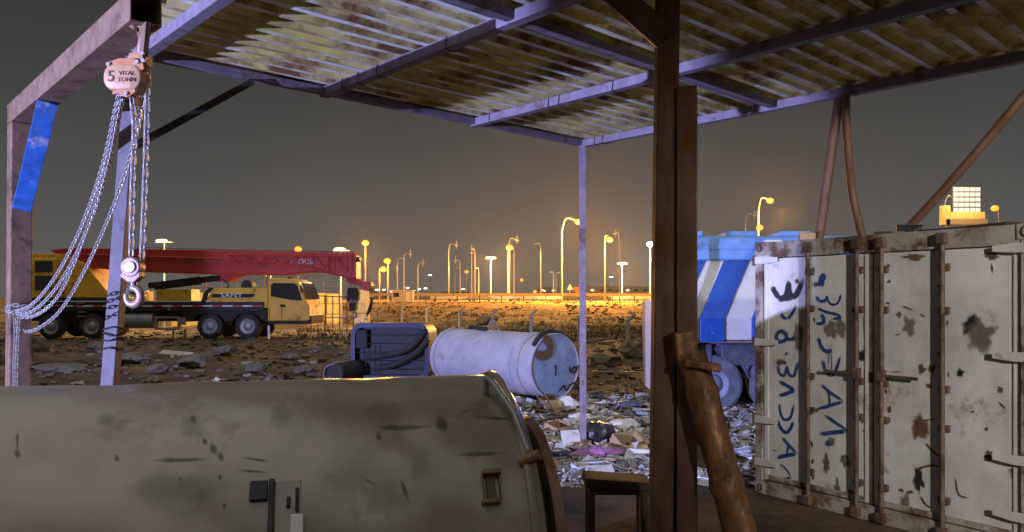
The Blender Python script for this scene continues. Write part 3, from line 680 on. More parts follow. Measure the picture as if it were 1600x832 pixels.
for (pts, w) in (([(1409, 478), (1428, 486)], 2.5), ([(1436, 490), (1446, 496)], 2), ([(1445, 690), (1460, 708), (1474, 714)], 3), ([(1430, 735), (1452, 728), (1468, 729)], 3), ([(1438, 775), (1446, 788), (1456, 795)], 2.5), ([(1398, 525), (1408, 521)], 1.5), ([(1549, 411), (1552, 428)], 1.5), ([(1493, 745), (1498, 772), (1514, 779)], 1.6), ([(1388, 582), (1410, 581)], 1.3), ([(1420, 660), (1470, 654)], 1.6), ([(1350, 480), (1352, 545)], 1.5), ([(1357, 590), (1356, 720)], 1.5), ([(1585, 725), (1600, 722)], 4), ([(1560, 628), (1572, 640)], 2), ([(1516, 645), (1524, 642)], 2), ([(1205, 702), (1216, 706)], 1.3), ([(1205, 755), (1250, 766)], 1.6)):
    stroke(pts, w, doors[0 if pts[0][0] < 1362 else 1], M['rustmark'], 'scratch')
for k in range(46):     # chipped paint along the edges
    px = rng.choice([1195, 1262, 1272, 1335, 1350, 1372, 1388, 1470, 1483])+rng.uniform(-4, 4); py = rng.uniform(410, 800)
    blot(px, py, rng.uniform(1.2, 3.2), rng.uniform(1.5, 5), doors[0 if px < 1362 else 1], M['rustmark'], 'paint_chip', 6, .5)

# junk and prop poles on the container roof
def on_roof(px, o_): # a point on the container roof a given distance behind the door face
    d = V(((px-800)/F, 1, 0)); p0 = KP(0, 0, -o_); t = (p0-V((0, 0, 0))).dot(KN)/d.dot(KN); q = d*t; return V((q.x, q.y, KH-.02))
def prop(pts, r, name, lab):
    mb = MB(); mb.ring(catmull(pts, 6), r, 10); o = mb.build(name, M['rusty'], None, True, origin=V(pts[0])); return tag(o, lab, 'pole', 'prop poles between container and canopy')
q = on_roof(1278, .55); tp = RP(3.27, .0, ZB-.002)
prop([q, q.lerp(tp, .5), tp], .046, 'prop_pole', 'straight rusty prop pole from container roof up to canopy edge')
q2 = on_roof(1350, .75); tp2 = RP(3.36, .06, ZB-.002)
prop([q2, q2.lerp(tp2, .35)+V((-.05, 0, 0)), q2.lerp(tp2, .75)+V((-.03, 0, 0)), tp2], .037, 'prop_pole', 'bent rusty prop pole leaning off the straight one')
q3 = on_roof(1398, .8); tp3 = W(1640, 98, 6.2)
tp3.z = ZB-.002; tp3 = RP(5.0, .0, ZB-.002)
prop([q3, q3.lerp(tp3, .4)+V((0, 0, -.03)), tp3], .037, 'prop_pole', 'long diagonal rusty pole at the right above the container')
roofj = [('board', 1300, .35, .5, .12, .035, 'wood', 'short brown board lying by the straight prop pole'), ('rag_bundle', 1262, .25, .18, .14, .11, 'card', 'crumpled brown bundle on the container roof corner'),
         ('flat_stone', 1388, .35, .22, .2, .07, 'conc2', 'pale flat stone on the container roof beside the bent pole'), ('stone_block', 1420, .5, .20, .16, .13, 'bag', 'dark block on the container roof under the diagonal pole'),
         ('plank', 1500, .45, .7, .16, .07, 'wood', 'grey brown plank lying on the container roof'), ('folded_sheet', 1570, .4, .5, .3, .06, 'wood', 'folded dark sheet at the right end of container roof'), ('white_rag', 1208, .18, .16, .10, .05, 'paper', 'small white rag on the left corner of container roof')]
for (nm, px, o_, a, b, c, m, lab) in roofj:
    q = on_roof(px, o_)+V((0, 0, c*.42)); mb = MB()
    for k in range(1): mb.rock(q, a*1.25, b*1.25, c*1.25, random.Random(px))
    mb.build(nm, M[m], None, False, .012, origin=q-V((0, 0, c*.4))); tag(bpy.data.objects[nm], lab, nm.split('_')[-1])

# ------------------------------------------------------------------ rusty strut leaning on the column
st = thing('rusty_strut', 'thick rusty pipe strut leaning against the brown column', 'pipe', W(1195, 972, 4.45))
a, b = W(1078, 552, 4.60), W(1196, 1000, 4.35); b.z = max(b.z, .0)
pts = [a.lerp(b, i/26) for i in range(27)]
mb = MB(); mb.ring(pts, [.094+.008*noise.noise(V((i*.5, 2, 1)))+(.012 if i % 9 == 4 else 0) for i in range(27)], 16, ph=.3)
for i, q in enumerate(mb.v): mb.v[i] = q+V((noise.noise(q*5), noise.noise(q*5+V((9, 0, 0))), 0))*.010
mb.build('pipe', M['rust_pipe'], st, True)
MB().box(W(1070, 540, 4.60), (.13, .12, .17), Matrix.Rotation(R(-8), 3, 'Y')).build('clamp', M['rust_pipe'], st, bevel=.012)
MB().beam(W(1070, 566, 4.50), W(1126, 576, 4.46), .10, .045).build('bracket', M['rust_pipe'], st, bevel=.01)

# ------------------------------------------------------------------ blue and white truck
TD = 12.0
trk = thing('refuse_truck', 'blue and white striped truck body parked beyond the container', 'truck', (4.2, 13, gz(4.2, 13)))
def tq(px, d): return (px-800)/F*TD
def tz(py, d=TD): return EYE-(py-465)/F*d
XL, XR = tq(1066, TD), 6.6
zt, z1, z2, z3 = tz(366), tz(404), tz(498), tz(532)
mb = MB(); mb.prism([(XL, 12.55, zt-.02), (XL, 12.55, z1), (XL, 14.1, z1), (XL, 14.1, zt+.05), (XL, 12.75, zt+.03)], (XR-XL, 0, 0)); tp_ = mb.build('top_cap', M['tlight'], trk, bevel=.03)
MB().box(((XL+XR)/2-.6, 12.545, zt-.16), (2.4, .03, .09)).build('vent_panel', M['tlight'], tp_, bevel=.008)
for k in range(3): MB().box((2.95+k*.9, 13.2, zt+.075), (.5, .7, .09)).build('roof_hatch', M['tlight'], tp_, bevel=.02)
mb = MB(); mb.prism([(XL, 12.60, z1-.003), (XL, 12.06, z2), (XL, 12.06, z3), (XL, 12.35, z3-.0), (XL, 14.1, z3), (XL, 14.1, z1-.003)], (XR-XL, 0, 0)); mb.build('body', M['twhite'], trk, bevel=.015)
for (ptop, pbot, w) in ((1078, 1030, .34), (1140, 1094, .42), (1222, 1176, .42), (1310, 1262, .42)):
    xt, xb = tq(ptop, 0)*12.5/12*.98, tq(pbot, 0); mb = MB()
    for (x0, x1, ya, yb) in ((xt, xb, 0, 0),):
        pr = [(V((xt, 12.56, z1-.01)), V((xt+w, 12.56, z1-.01))), (V((xb, 12.00, z2)), V((xb+w*.92, 12.00, z2))), (V((xb, 12.00, z3-.03)), V((xb+w*.92, 12.00, z3-.03)))]
    vs = []
    for l_, r_ in pr: vs += [l_, r_, r_+V((0, .12, 0)), l_+V((0, .12, 0))]
    fs = [(0, 1, 2, 3), (8, 11, 10, 9)]
    for i in range(2):
        for k in range(4): fs.append((i*4+k, i*4+(k+1) % 4, i*4+4+(k+1) % 4, i*4+4+k))
    mb.add(vs, fs); mb.build('stripe_rib', M['tblue'], trk, bevel=.012)
MB().box(((XL+XR)/2, 12.2, z3-.025), (XR-XL, .3, .03)).build('skirt_rail', M['strap'], trk)
MB().box(((XL+XR)/2+.1, 13.1, (z3-.04+.72)/2), (XR-XL-.3, 1.6, z3-.04-.72)).build('chassis', M['tdark'], trk, bevel=.02)
for k in range(3): MB().box((2.72+k*1.05, 12.24, z3-.24), (.9, .14, .34)).build('side_locker', M['tdark'], trk, bevel=.015)
MB().box((2.95, 12.16, z3-.22), (.09, .02, .12)).build('marker_lamp', M['brown'], trk)
# left lower box of the truck, seen beside the column
mb = MB(); mb.prism([(2.29, 12.15, tz(470)), (2.29, 12.15, tz(505)), (2.33, 12.2, tz(622)), (2.66, 12.2, tz(622)), (2.66, 12.15, tz(470))], (0, 1.4, 0)); o = mb.build('rear_hopper', M['twhite'], trk, bevel=.03)
def wheel(c, r, w, ax, parent, rimm='wheelrim', n=28, tyre='black'):
    ax = V(ax).normalized(); c = V(c)
    x = ax.cross(UP).normalized()
    wh = thing_part = None
    prof = [(-w/2, r*.62), (-w/2, r*.9), (-w/2+.03, r*.98), (0, r), (w/2-.03, r*.98), (w/2, r*.9), (w/2, r*.62)]
    mb = MB(); vs = []; fs = []
    for (o_, rr) in prof:
        for k in range(n):
            a = 2*math.pi*k/n; vs.append(c+ax*o_+(x*math.cos(a)+UP*math.sin(a))*rr)
    for i in range(len(prof)-1):
        for k in range(n): fs.append((i*n+k, i*n+(k+1) % n, (i+1)*n+(k+1) % n, (i+1)*n+k))
    mb.add(vs, fs); ty = mb.build('wheel', M[tyre], parent, True)
    mb = MB(); vs = []; fs = []; prof = [(w/2-.01, r*.64), (w/2+.005, r*.60), (w/2-.05, r*.54), (w/2-.07, r*.36), (w/2-.02, r*.30), (w/2+.02, r*.20), (w/2+.03, r*.02)]
    for (o_, rr) in prof:
        for k in range(n):
            a = 2*math.pi*k/n; vs.append(c+ax*o_+(x*math.cos(a)+UP*math.sin(a))*rr)
    for i in range(len(prof)-1):
        for k in range(n): fs.append((i*n+k, i*n+(k+1) % n, (i+1)*n+(k+1) % n, (i+1)*n+k))
    mb.add(vs, fs); mb.build('rim', M[rimm], ty, True)
    return ty
for x in (3.22, 4.25, 5.6): wheel((x, 12.35, .47), .47, .34, (-.25, -1, 0), trk, tyre='dusty')
for x in (3.22, 4.25): wheel((x, 13.9, .47), .47, .34, (0, 1, 0), trk)
for x in (3.22, 4.25): MB().ring([V((x+.56*math.cos(a), 12.3, .47+.56*math.sin(a))) for a in [R(10+k*20) for k in range(9)]], .05, 8).build('mudguard', M['tdark'], trk, True)

# ------------------------------------------------------------------ large white cylinder tank among the litter
CR = .585; CE = V((.79, 13.9, CR+.02)); CU = V((-.64, .77, 0)).normalized(); CNn = CU.cross(UP).normalized(); CLn = 3.2
cyl = thing('steel_cylinder', 'big pale lilac steel cylinder lying on the litter', 'cylinder', CE+CU*CLn/2-UP*CR)
def CP(u, th, r=CR): return CE+CU*u+(CNn*math.cos(th)+UP*math.sin(th))*r
def lathe(fn, prof, n, name, m, parent, cap=True):
    mb = MB(); vs = []; fs = []
    for (u, r) in prof:
        for k in range(n): vs.append(fn(u, 2*math.pi*k/n, r))
    for i in range(len(prof)-1):
        for k in range(n): fs.append((i*n+k, i*n+(k+1) % n, (i+1)*n+(k+1) % n, (i+1)*n+k))
    if cap: fs.append(tuple(range(n))); fs.append(tuple((len(prof)-1)*n+k for k in range(n)))
    mb.add(vs, fs); return mb.build(name, m, parent, True)
lathe(CP, [(0, CR), (.02, CR), (1, CR-.004), (2, CR+.002), (CLn, CR)], 56, 'shell', M['cyl'], cyl, False)
lathe(CP, [(.035, CR-.01), (.03, CR-.06), (.02, .3), (.015, .02)], 56, 'end_plate', M['cylend'], cyl, False)
lathe(CP, [(CLn-.02, CR-.01), (CLn-.01, .3), (CLn-.01, .02)], 40, 'end_plate', M['cyl'], cyl, False)
for u in (.02, .38, .62, 1.75, CLn-.15, CLn-.02): 
    mb = MB(); mb.ring([CP(u, 2*math.pi*k/48, CR+.004) for k in range(48)], .011, 6, True); mb.build('hoop', M['strap'] if u in (.38, CLn-.15) else M['cyl'], cyl, True)
mb = MB(); mb.beam(CP(.03, .12, CR+.006), CP(CLn-.1, .12, CR+.006), .02, .012); mb.build('seam_strip', M['strap'], cyl)
# stain and marks on the end plate
def epatch(px, py): # pixel -> (th,r) on near end plane
    d = V(((px-800)/F, 1, -(py-465)/F)); nrm = -CU; t = (CE-nrm*.012-V((0, 0, EYE))).dot(nrm)/d.dot(nrm); return V((0, 0, EYE))+d*t+nrm*.02
def estroke(pix, wpx, m, name):
    pts = catmull([epatch(*p) for p in pix], 6); w = wpx/F*14/2; mb = MB(); vs = []; fd = []; n = len(pts); nrm = -CU; _st[0] += 1
    for i, p in enumerate(pts):
        t = (pts[min(i+1, n-1)]-pts[max(i-1, 0)]).normalized(); s_ = nrm.cross(t); e = min(1, .5+.25*min(i, n-1-i)); p = p+nrm*.0008*(_st[0] % 9)
        for k_, f_ in ((1.35, 0), (.85, 1), (0, 1), (-.85, 1), (-1.35, 0)): vs.append(p+s_*w*e*k_); fd.append((f_,)*3)
    mb.add(vs, [(5*i+k, 5*i+k+1, 5*i+k+6, 5*i+k+5) for i in range(n-1) for k in range(4)]); mb.c = fd; return mb.build(name, m, cyl)
estroke([(836, 552), (848, 557), (858, 549), (857, 535), (847, 527)], 13, M['rustmark'], 'stain')
estroke([(848, 618), (858, 620), (866, 622)], 7, M['rustmark'], 'stain')
for s_ in ([(868, 572), (867, 588)], [(888, 572), (891, 580), (896, 574), (901, 578)], [(888, 580), (897, 582), (903, 570)], [(872, 612), (880, 603), (884, 610), (890, 600)], [(890, 602), (896, 598), (900, 604), (906, 596)]): estroke(s_ if len(s_) > 2 else [s_[0], ((s_[0][0]+s_[1][0])/2, (s_[0][1]+s_[1][1])/2), s_[1]], 3, M['paint_black'], 'painted_mark')
def hose(pts, r, nm, lab, cat='hose', m='black', g=None):
    mb = MB(); mb.ring(catmull(pts, 6), r, 8); o = mb.build(nm, M[m], None, True, origin=V(pts[0])); return tag(o, lab, cat, g)
hose([CP(.10, R(35), CR+.04), CP(.12, R(62), CR+.045), CP(.16, R(90), CR+.045), CP(.10, R(118), CR+.045), CP(.05, R(140), CR+.04)], .042, 'rubber_hose', 'black rubber hose draped over near end of the pale cylinder')
hose([CP(3.05, R(28), CR+.04), CP(2.98, R(55), CR+.045), CP(2.75, R(80), CR+.045), CP(2.2, R(95), CR+.045), CP(1.9, R(100), CR+.04)], .042, 'rubber_hose', 'black rubber hose draped over far end of the pale cylinder')
# steel bars leaning in front of the cylinder foot
for (x0, y0, x1, y1, lab) in ((838, 618, 860, 645, 'thin leaning bar at the foot of the pale cylinder, left one'), (848, 612, 868, 640, 'thin leaning bar at the foot of the pale cylinder, right one')):
    d1 = Gd(y1+3); mb = MB(); a = W(x0, y0, d1+.25); b = W(x1, y1, d1); b.z = gz(b.x, b.y)+.01; mb.cyl(a, b, .014, n=8); tag(mb.build('steel_bar', M['lilac'], None, True, origin=b), lab, 'bar')

# ------------------------------------------------------------------ dark blue skip bin
BD = 17.0
bx0, bx1 = (548-800)/F*BD, (670-800)/F*BD; bt = EYE-(505-465)/F*BD
binn = thing('skip_bin', 'dark blue steel box with rounded corners left of the cylinder', 'bin', ((bx0+bx1)/2, BD+.5, 0))
def rframe(x0, x1, z0, z1, r, y):
    return rrect((x0+x1)/2, (z0+z1)/2, (x1-x0)/2, (z1-z0)/2, r, y, 5)
o1 = rframe(bx0, bx1, -.02, bt, .24, BD); i1 = rframe(bx0+.09, bx1-.09, .12, bt-.10, .18, BD); i2 = [q+V((0, .22, 0)) for q in i1]; o2 = [q+V((.05, 1.3, -.03)) for q in o1]
n = len(o1); vs = o1+i1+i2+o2; fs = []
for k in range(n):
    j = (k+1) % n
    fs += [(k, j, n+j, n+k), (n+k, n+j, 2*n+j, 2*n+k), (k, 3*n+k, 3*n+j, j)]
fs.append(tuple(3*n+k for k in range(n)))
mb = MB(); mb.add(vs, fs); mb.build('shell', M['bin'], binn, True)
mb = MB(); mb.add(i2, [tuple(range(n))]); mb.build('inner_panel', M['bindark'], binn)
for k in range(5):
    z = .25+k*.19; MB().cyl((bx0+.10, BD+.05, z), (bx1-.2, BD+.05, z), .008, n=6).build('rail', M['blackm'], binn, True)
for k in range(4):
    x = bx0+.2+k*.12; MB().cyl((x, BD+.05, .13), (x, BD+.05, bt-.5), .007, n=6).build('rail', M['blackm'], binn, True)
MB().box((bx0+.22, BD+.1, bt-.36), (.28, .12, .42)).build('control_box', M['black'], binn, bevel=.03)
for i, (pts, lab) in enumerate((([(664, 517), (650, 535), (630, 549), (600, 556), (572, 560)], 'upper black hose slung across the dark blue box'), ([(669, 530), (654, 548), (635, 561), (610, 572), (585, 575)], 'lower black hose slung across the dark blue box'))):
    hose([W(x, y, BD-.07) for x, y in pts], .065, 'black_hose', lab)
dr = thing('fuel_drum', 'small dark drum lying beside the dark blue box', 'drum', W(536, 590, 16.6))
q = W(534, 573, 16.6); q.z = .24+gz(q.x, q.y)
MB().cyl(q+V((-.12, -.3, 0)), q+V((.2, .45, 0)), .24, n=22).build('drum_body', M['blackm'], dr, True, .02)
MB().ring([q+V((-.12, -.3, 0))+V((.2*math.cos(a), 0, .2*math.sin(a))) for a in [2*math.pi*k/20 for k in range(20)]], .014, 6, True).build('drum_rim', M['lilac'], dr, True)

# ------------------------------------------------------------------ mobile crane
KD = 34.0; S = KD/F
def cx(px): return (px-800)*S
def cz(py): return EYE-(py-465)*S
cr0 = thing('mobile_crane', 'yellow truck crane with long red boom parked on the left', 'crane', (cx(260), KD+1.2, 0))
def cbox(x0, y0, x1, y1, d0, d1, nm, m, parent=cr0, bevel=.02):
    return MB().box((cx((x0+x1)/2), KD+(d0+d1)/2, cz((y0+y1)/2)), (abs(cx(x1)-cx(x0)), d1-d0, abs(cz(y1)-cz(y0))), None).build(nm, M[m], parent, bevel=bevel)
def cpoly(pts, d0, d1, nm, m, parent=cr0, bevel=.03):
    mb = MB(); mb.prism([(cx(x), KD+d0, cz(y)) for x, y in pts], (0, d1-d0, 0)); return mb.build(nm, M[m], parent, bevel=bevel)
cbox(30, 472, 412, 486, 0.02, 2.48, 'deck', 'blackm')
cbox(20, 486, 440, 503, .5, 2.0, 'chassis_frame', 'blackm')
cpoly([(285, 484), (416, 484), (418, 500), (408, 491), (392, 489), (372, 492), (362, 503), (350, 503), (342, 493), (326, 490), (308, 493), (300, 503), (285, 503)], .05, 2.45, 'mudguard', 'black')
for k in range(24):  # reflective strip on the deck edge
    cbox(36+k*15.6, 477.4, 36+k*15.6+(15.4), 479.6, -.012, .02, 'reflector', 'reds' if k % 2 else 'white', bevel=0)
cbox(36, 470.4, 330, 472, .0, .10, 'deck_edge', 'white', bevel=0)
for px in (78, 142, 327, 386): 
    wheel((cx(px), KD+.22, .57), .57, .38, (0, -1, 0), cr0, 'grey'); wheel((cx(px), KD+2.25, .57), .57, .38, (0, 1, 0), cr0, 'grey')
MB().cyl((cx(180), KD+.35, cz(501)), (cx(237), KD+.35, cz(501)), .36, n=20).build('fuel_tank', M['grey'], cr0, True, .02)
for (a, b, c, d_) in ((240, 495, 280, 498), (240, 513, 280, 516), (240, 498, 244, 513), (276, 498, 280, 513)): cbox(a, b, c, d_, .05, .25, 'step_frame', 'grey', bevel=.01)
cpoly([(280, 497), (290, 497), (290, 508), (280, 508)], 0.0, .06, 'hazard_plate', 'strap')
for px in (266, 284): cbox(px-1.5, 515, px+1.5, 531, .3, .42, 'outrigger_leg', 'grey', bevel=.01)
cbox(417, 509, 420, 532, .1, .2, 'outrigger_leg', 'white', bevel=.01)
# engine cover with name plate
ec = cpoly([(317, 483), (319, 470), (330, 452), (336, 450), (417, 450), (417, 482)], .1, 2.3, 'engine_cover', 'yellow')
cpoly([(331, 459.5), (398, 459.5), (394, 465), (329, 465)], .07, .1, 'name_plate', 'black', ec, 0)
text('SANY', .27, M['white'], 'lettering', cr0, (cx(361), KD+.06, cz(462)), FACE, .01, 1.45)
cpoly([(313, 476), (318, 458), (326, 450), (333, 450), (324, 460), (320, 476)], .0, .1, 'grille', 'black', ec, 0)
# driver's cab
cab = cpoly([(418, 502), (418, 438), (423, 434.5), (430, 434), (455, 436), (466, 441), (471, 452), (478, 470), (483, 480), (484, 500), (478, 502)], .0, 2.4, 'cab', 'yellow', bevel=.06)
cpoly([(423, 463), (423.5, 446), (427, 442.5), (460, 443), (465, 446), (472, 470), (455, 469)], -.02, .02, 'side_window', 'glass', cab, .01)
cpoly([(434, 443.5), (436, 443.5), (436, 465.5), (434, 465)], -.035, -.018, 'window_pillar', 'black', cab, 0)
mb = MB(); mb.add([(cx(467.5), KD+.12, cz(443)), (cx(467.5), KD+2.28, cz(443)), (cx(478.5), KD+2.28, cz(469)), (cx(478.5), KD+.12, cz(469))], [(0, 1, 2, 3)]); 
for i, q in enumerate(mb.v): mb.v[i] = q+V((.05, 0, .03))
mb.build('windscreen', M['glass'], cab)
cbox(438, 476, 446, 480, -.05, 0, 'door_handle', 'black', cab, .01)
cbox(417, 502, 486, 507, .05, 2.35, 'bumper', 'black'); cbox(480, 494, 486, 502, .05, 2.35, 'headlight_bar', 'black')
cpoly([(470, 447), (473, 447), (475, 458), (472, 458)], -.2, -.1, 'mirror', 'black', cab)
cbox(401, 425, 404, 451, 1.0, 1.15, 'boom_rest', 'yellow'); cbox(408, 425, 411, 447, 1.0, 1.15, 'boom_rest', 'yellow')
mb = MB(); mb.cyl((cx(378), KD+.6, cz(446)), (cx(378), KD+1.2, cz(446)), .25, n=18); mb.build('air_filter', M['black'], cr0, True)
# superstructure
su = cpoly([(36, 466), (36, 402), (44, 395), (92, 397), (125, 412), (166, 462), (166, 466)], .35, 2.1, 'superstructure', 'yellow')
oc = cbox(48, 404, 84, 466, .05, .34, 'operator_cab', 'yellow', su, .04)
for (a, b, c, d_) in ((54, 408, 81, 425), (54, 431, 81, 453)): cbox(a, b, c, d_, .02, .06, 'cab_window', 'glass', oc, .01)
for (a, b, c, d_) in ((88, 430, 93, 466), (36, 425, 46, 466), (100, 440, 108, 466)): cbox(a, b, c, d_, .1, .34, 'counterweight', 'yellow', su)
cbox(36, 465, 180, 472, .3, 2.2, 'turntable', 'blackm')
cbox(196, 455, 214, 471, .8, 1.6, 'winch_housing', 'yellow'); cbox(228, 452, 284, 471, 1.0, 2.0, 'hose_box', 'yellow')
# boom
bm_ = cpoly([(64, 389), (100, 386), (345, 390), (500, 393), (548, 393.5), (552, 398), (552, 436), (545, 436), (520, 430), (490, 424), (435, 429), (330, 428), (220, 425), (150, 420), (110, 412), (80, 400)], .6, 1.7, 'boom', 'red', bevel=.04)
cpoly([(334, 420), (392, 424), (360, 432), (347, 440), (334, 440)], .75, 1.55, 'boom_bracket', 'red', bm_)
MB().cyl((cx(215), KD+1.1, cz(446)), (cx(338), KD+1.1, cz(433)), .14, n=14).build('lift_cylinder', M['black'], cr0, True)
MB().cyl((cx(225), KD+1.1, cz(447)), (cx(300), KD+1.1, cz(437.5)), .19, n=14).build('lift_cylinder_sleeve', M['black'], cr0, True)
cpoly([(534, 430), (548, 434), (562, 441), (573, 439), (576, 446), (573, 453), (566, 455), (556, 446), (534, 440)], .8, 1.5, 'boom_tip', 'red', bm_)
MB().cyl((cx(567.5), KD+.72, cz(447)), (cx(567.5), KD+1.58, cz(447)), .22, n=18).build('tip_sheave', M['red'], bm_, True, .01)
for (a, b) in (((92, 392), (350, 400)), ((350, 400), (480, 412)), ((480, 412), (540, 430)), ((350, 393.5), (545, 396))): MB().cyl((cx(a[0]), KD+.52, cz(a[1]+4)), (cx(b[0]), KD+.52, cz(b[1]+4)), .035, n=6).build('jib_chord', M['red'], bm_, True)
jx = [300+k*17 for k in range(15)]
for k in range(14):
    ya = 397 if k % 2 else 403+k*.9; yb = 403+k*.9 if k % 2 else 397
    MB().cyl((cx(jx[k]), KD+.53, cz(ya)), (cx(jx[k+1]), KD+.53, cz(yb+6)), .022, n=6).build('jib_lacing', M['red'], bm_, True)
for px in (508, 511, 518, 538, 546): MB().cyl((cx(px), KD+.55, cz(397)), (cx(px), KD+.55, cz(425)), .03, n=6).build('jib_upright', M['red'], bm_, True)
text('T', .26, M['white'], 'lettering', bm_, (cx(449), KD+.58, cz(408)), FACE, .01, .8)
text('OUE', .30, M['white'], 'lettering', bm_, (cx(472), KD+.58, cz(408.5)), FACE, .012, 1.15)
text('T-BOOST POWER', .17, M['strap'], 'lettering', bm_, (cx(306), KD+.575, cz(408)), FACE, .008, 1.5)
MB().cyl((cx(556), KD+1, cz(405)), (cx(571), KD+1, cz(438)), .014, n=6).build('stay_rope', M['blackm'], bm_, True)
cbox(552, 400, 556, 408, .8, 1.2, 'tip_lamp', 'blackm', bm_)
# hook block and auxiliary hook
for px in (538, 541, 545, 548): MB().cyl((cx(px), KD+1.1, cz(436)), (cx(px), KD+1.1, cz(452)), .012, n=5).build('hoist_rope', M['blackm'], cr0, True)
hb = cpoly([(535, 455), (537, 450), (552, 450), (554, 456), (553, 468), (550, 474), (549, 486), (539, 486), (538, 474), (535, 468)], .9, 1.4, 'hook_block', 'black', bevel=.04)
for k in range(3): cpoly([(538+k*5, 474), (541+k*5, 474), (544.5+k*5, 468.5), (541.5+k*5, 468.5)], .87, .9, 'hazard_stripe', 'strap', hb, 0)
MB().ring([V((cx(544), KD+1.15, cz(486)))]+[V((cx(544+5*math.cos(R(80-a))), KD+1.15, cz(493-5*math.sin(R(80-a))))) for a in range(0, 270, 30)], .055, 8).build('main_hook', M['grey'], cr0, True)
MB().cyl((cx(573), KD+1.1, cz(452)), (cx(574), KD+1.1, cz(466)), .012, n=5).build('hoist_rope', M['blackm'], cr0, True)
MB().ring([V((cx(x), KD+1.1, cz(y))) for x, y in ((574, 466), (573, 475), (570, 486), (566, 494))], [.05, .08, .09, .05], 8).build('overhaul_ball', M['blackm'], cr0, True)
MB().ring([V((cx(566), KD+1.1, cz(494)))]+[V((cx(564+2.5*math.cos(R(60-a))), KD+1.1, cz(498-3*math.sin(R(60-a))))) for a in range(0, 250, 40)], .03, 6).build('auxiliary_hook', M['grey'], cr0, True)

MB().cyl((cx(440), KD+1.2, cz(436)), (cx(440), KD+1.2, cz(431.5)), .09, n=10).build('beacon', M['strap'], cr0, True)
MB().cyl((cx(413), KD+.3, cz(450)), (cx(413), KD+.3, cz(432)), .05, n=8).build('exhaust_pipe', M['grey'], cr0, True)
MB().ring([V((cx(x), KD+1.1, cz(y))) for x, y in ((170, 395), (200, 384.5), (345, 388.5), (545, 391.5))], .015, 5).build('hoist_rope', M['blackm'], cr0, True)
for (x0, y0, x1, y1, x2, y2) in ((170, 462, 185, 452, 200, 460), (168, 466, 190, 458, 215, 466), (338, 436, 350, 447, 335, 452)): MB().ring(catmull([V((cx(x0), KD+.7, cz(y0))), V((cx(x1), KD+.6, cz(y1))), V((cx(x2), KD+.7, cz(y2)))], 5), .03, 6).build('hydraulic_hose', M['black'], cr0, True)
for k in range(4): cbox(121+k*.4, 473+k*7, 133+k*.4, 474.4+k*7, -.06, .02, 'ladder_rung', 'grey', bevel=0)
for px in (421, 440): cbox(px, 481, px+.7, 500, -.012, .0, 'door_seam', 'black', cab, 0)
for px in (60, 205, 262): cbox(px, 481, px+4, 485, -.02, .02, 'marker_lamp', 'strap', bevel=0)

# railing in front of the crane
rl = thing('steel_railing', 'dark welded railing section beyond the crane cab', 'railing', (cx(518), KD+4, gz(cx(518), KD+4)))
def rq(px, py, d): return W(px, py, d)
RD = 38.0
for (a, b) in (((484, 462), (552, 465)), ((484, 497), (552, 496))): MB().cyl(rq(*a, RD), rq(*b, RD), .03, n=6).build('rail', M['rod'] if a[1] < 480 else M['grey'], rl, True)
for px in (486, 496, 508, 520, 531, 542, 552): MB().cyl(rq(px, 463, RD), V((rq(px, 0, RD).x, RD, gz(rq(px, 0, RD).x, RD)-.05)), .028, n=6).build('upright', M['rod'], rl, True)

# ------------------------------------------------------------------ lattice shed far behind the crane
sd = thing('lattice_shed', 'open lattice frame shed glimpsed under the crane boom', 'shed', W(430, 470, 62)-V((0, 0, 1)))
SD = 62.0
def shx(px, py, d=SD): return W(px, py, d)
gb = gz(shx(430, 0).x, SD)
for px in (300, 322, 345, 370, 395, 455, 480, 505, 530): MB().cyl(V((shx(px, 0).x, SD, gb-.2)), shx(px, 440, SD), .06, n=6).build('frame_post', M['grey'], sd, True)
for k in range(12):
    x0 = 290+k*22
    MB().cyl(shx(x0, 438), shx(x0+24, 428), .035, n=5).build('lattice_bar', M['grey'], sd, True)
    MB().cyl(shx(x0, 428), shx(x0+24, 440), .035, n=5).build('lattice_bar', M['grey'], sd, True)
for (y0, y1) in ((428, 430), (440, 439), (449, 450)): MB().cyl(shx(286, y0), shx(556, y1), .05, n=6).build('lattice_chord', M['grey'], sd, True)
cratelabels = ['pale yellow crate stack under the boom beside the lift cylinder', 'pale yellow crate between the engine cover and boom bracket', 'yellow crate stack right of the crane windscreen', 'yellow crate seen just left of the hook block', 'cream crate right of the hook block under the boom tip']
for i, (x0, x1, yt) in enumerate(((268, 318, 457), (330, 352, 452), (482, 508, 458), (510, 530, 459), (553, 573, 453))):
    d_ = 47.0 if i < 4 else 50; a = W(x0, yt, d_); b = W(x1, yt, d_); g = gz((a.x+b.x)/2, d_); ct_ = thing('crate_stack', cratelabels[i], 'crate', ((a.x+b.x)/2, d_+.6, g), 'crates behind the crane')
    nrow = 3
    for r_ in range(nrow):
        h = (a.z-g+.05)/nrow; MB().box(((a.x+b.x)/2, d_+.6, g-.05+h*(r_+.5)), (b.x-a.x-.06*r_, 1.2, h-.03)).build('crate', M['booth' if i == 4 else 'barrier'], ct_, bevel=.02)

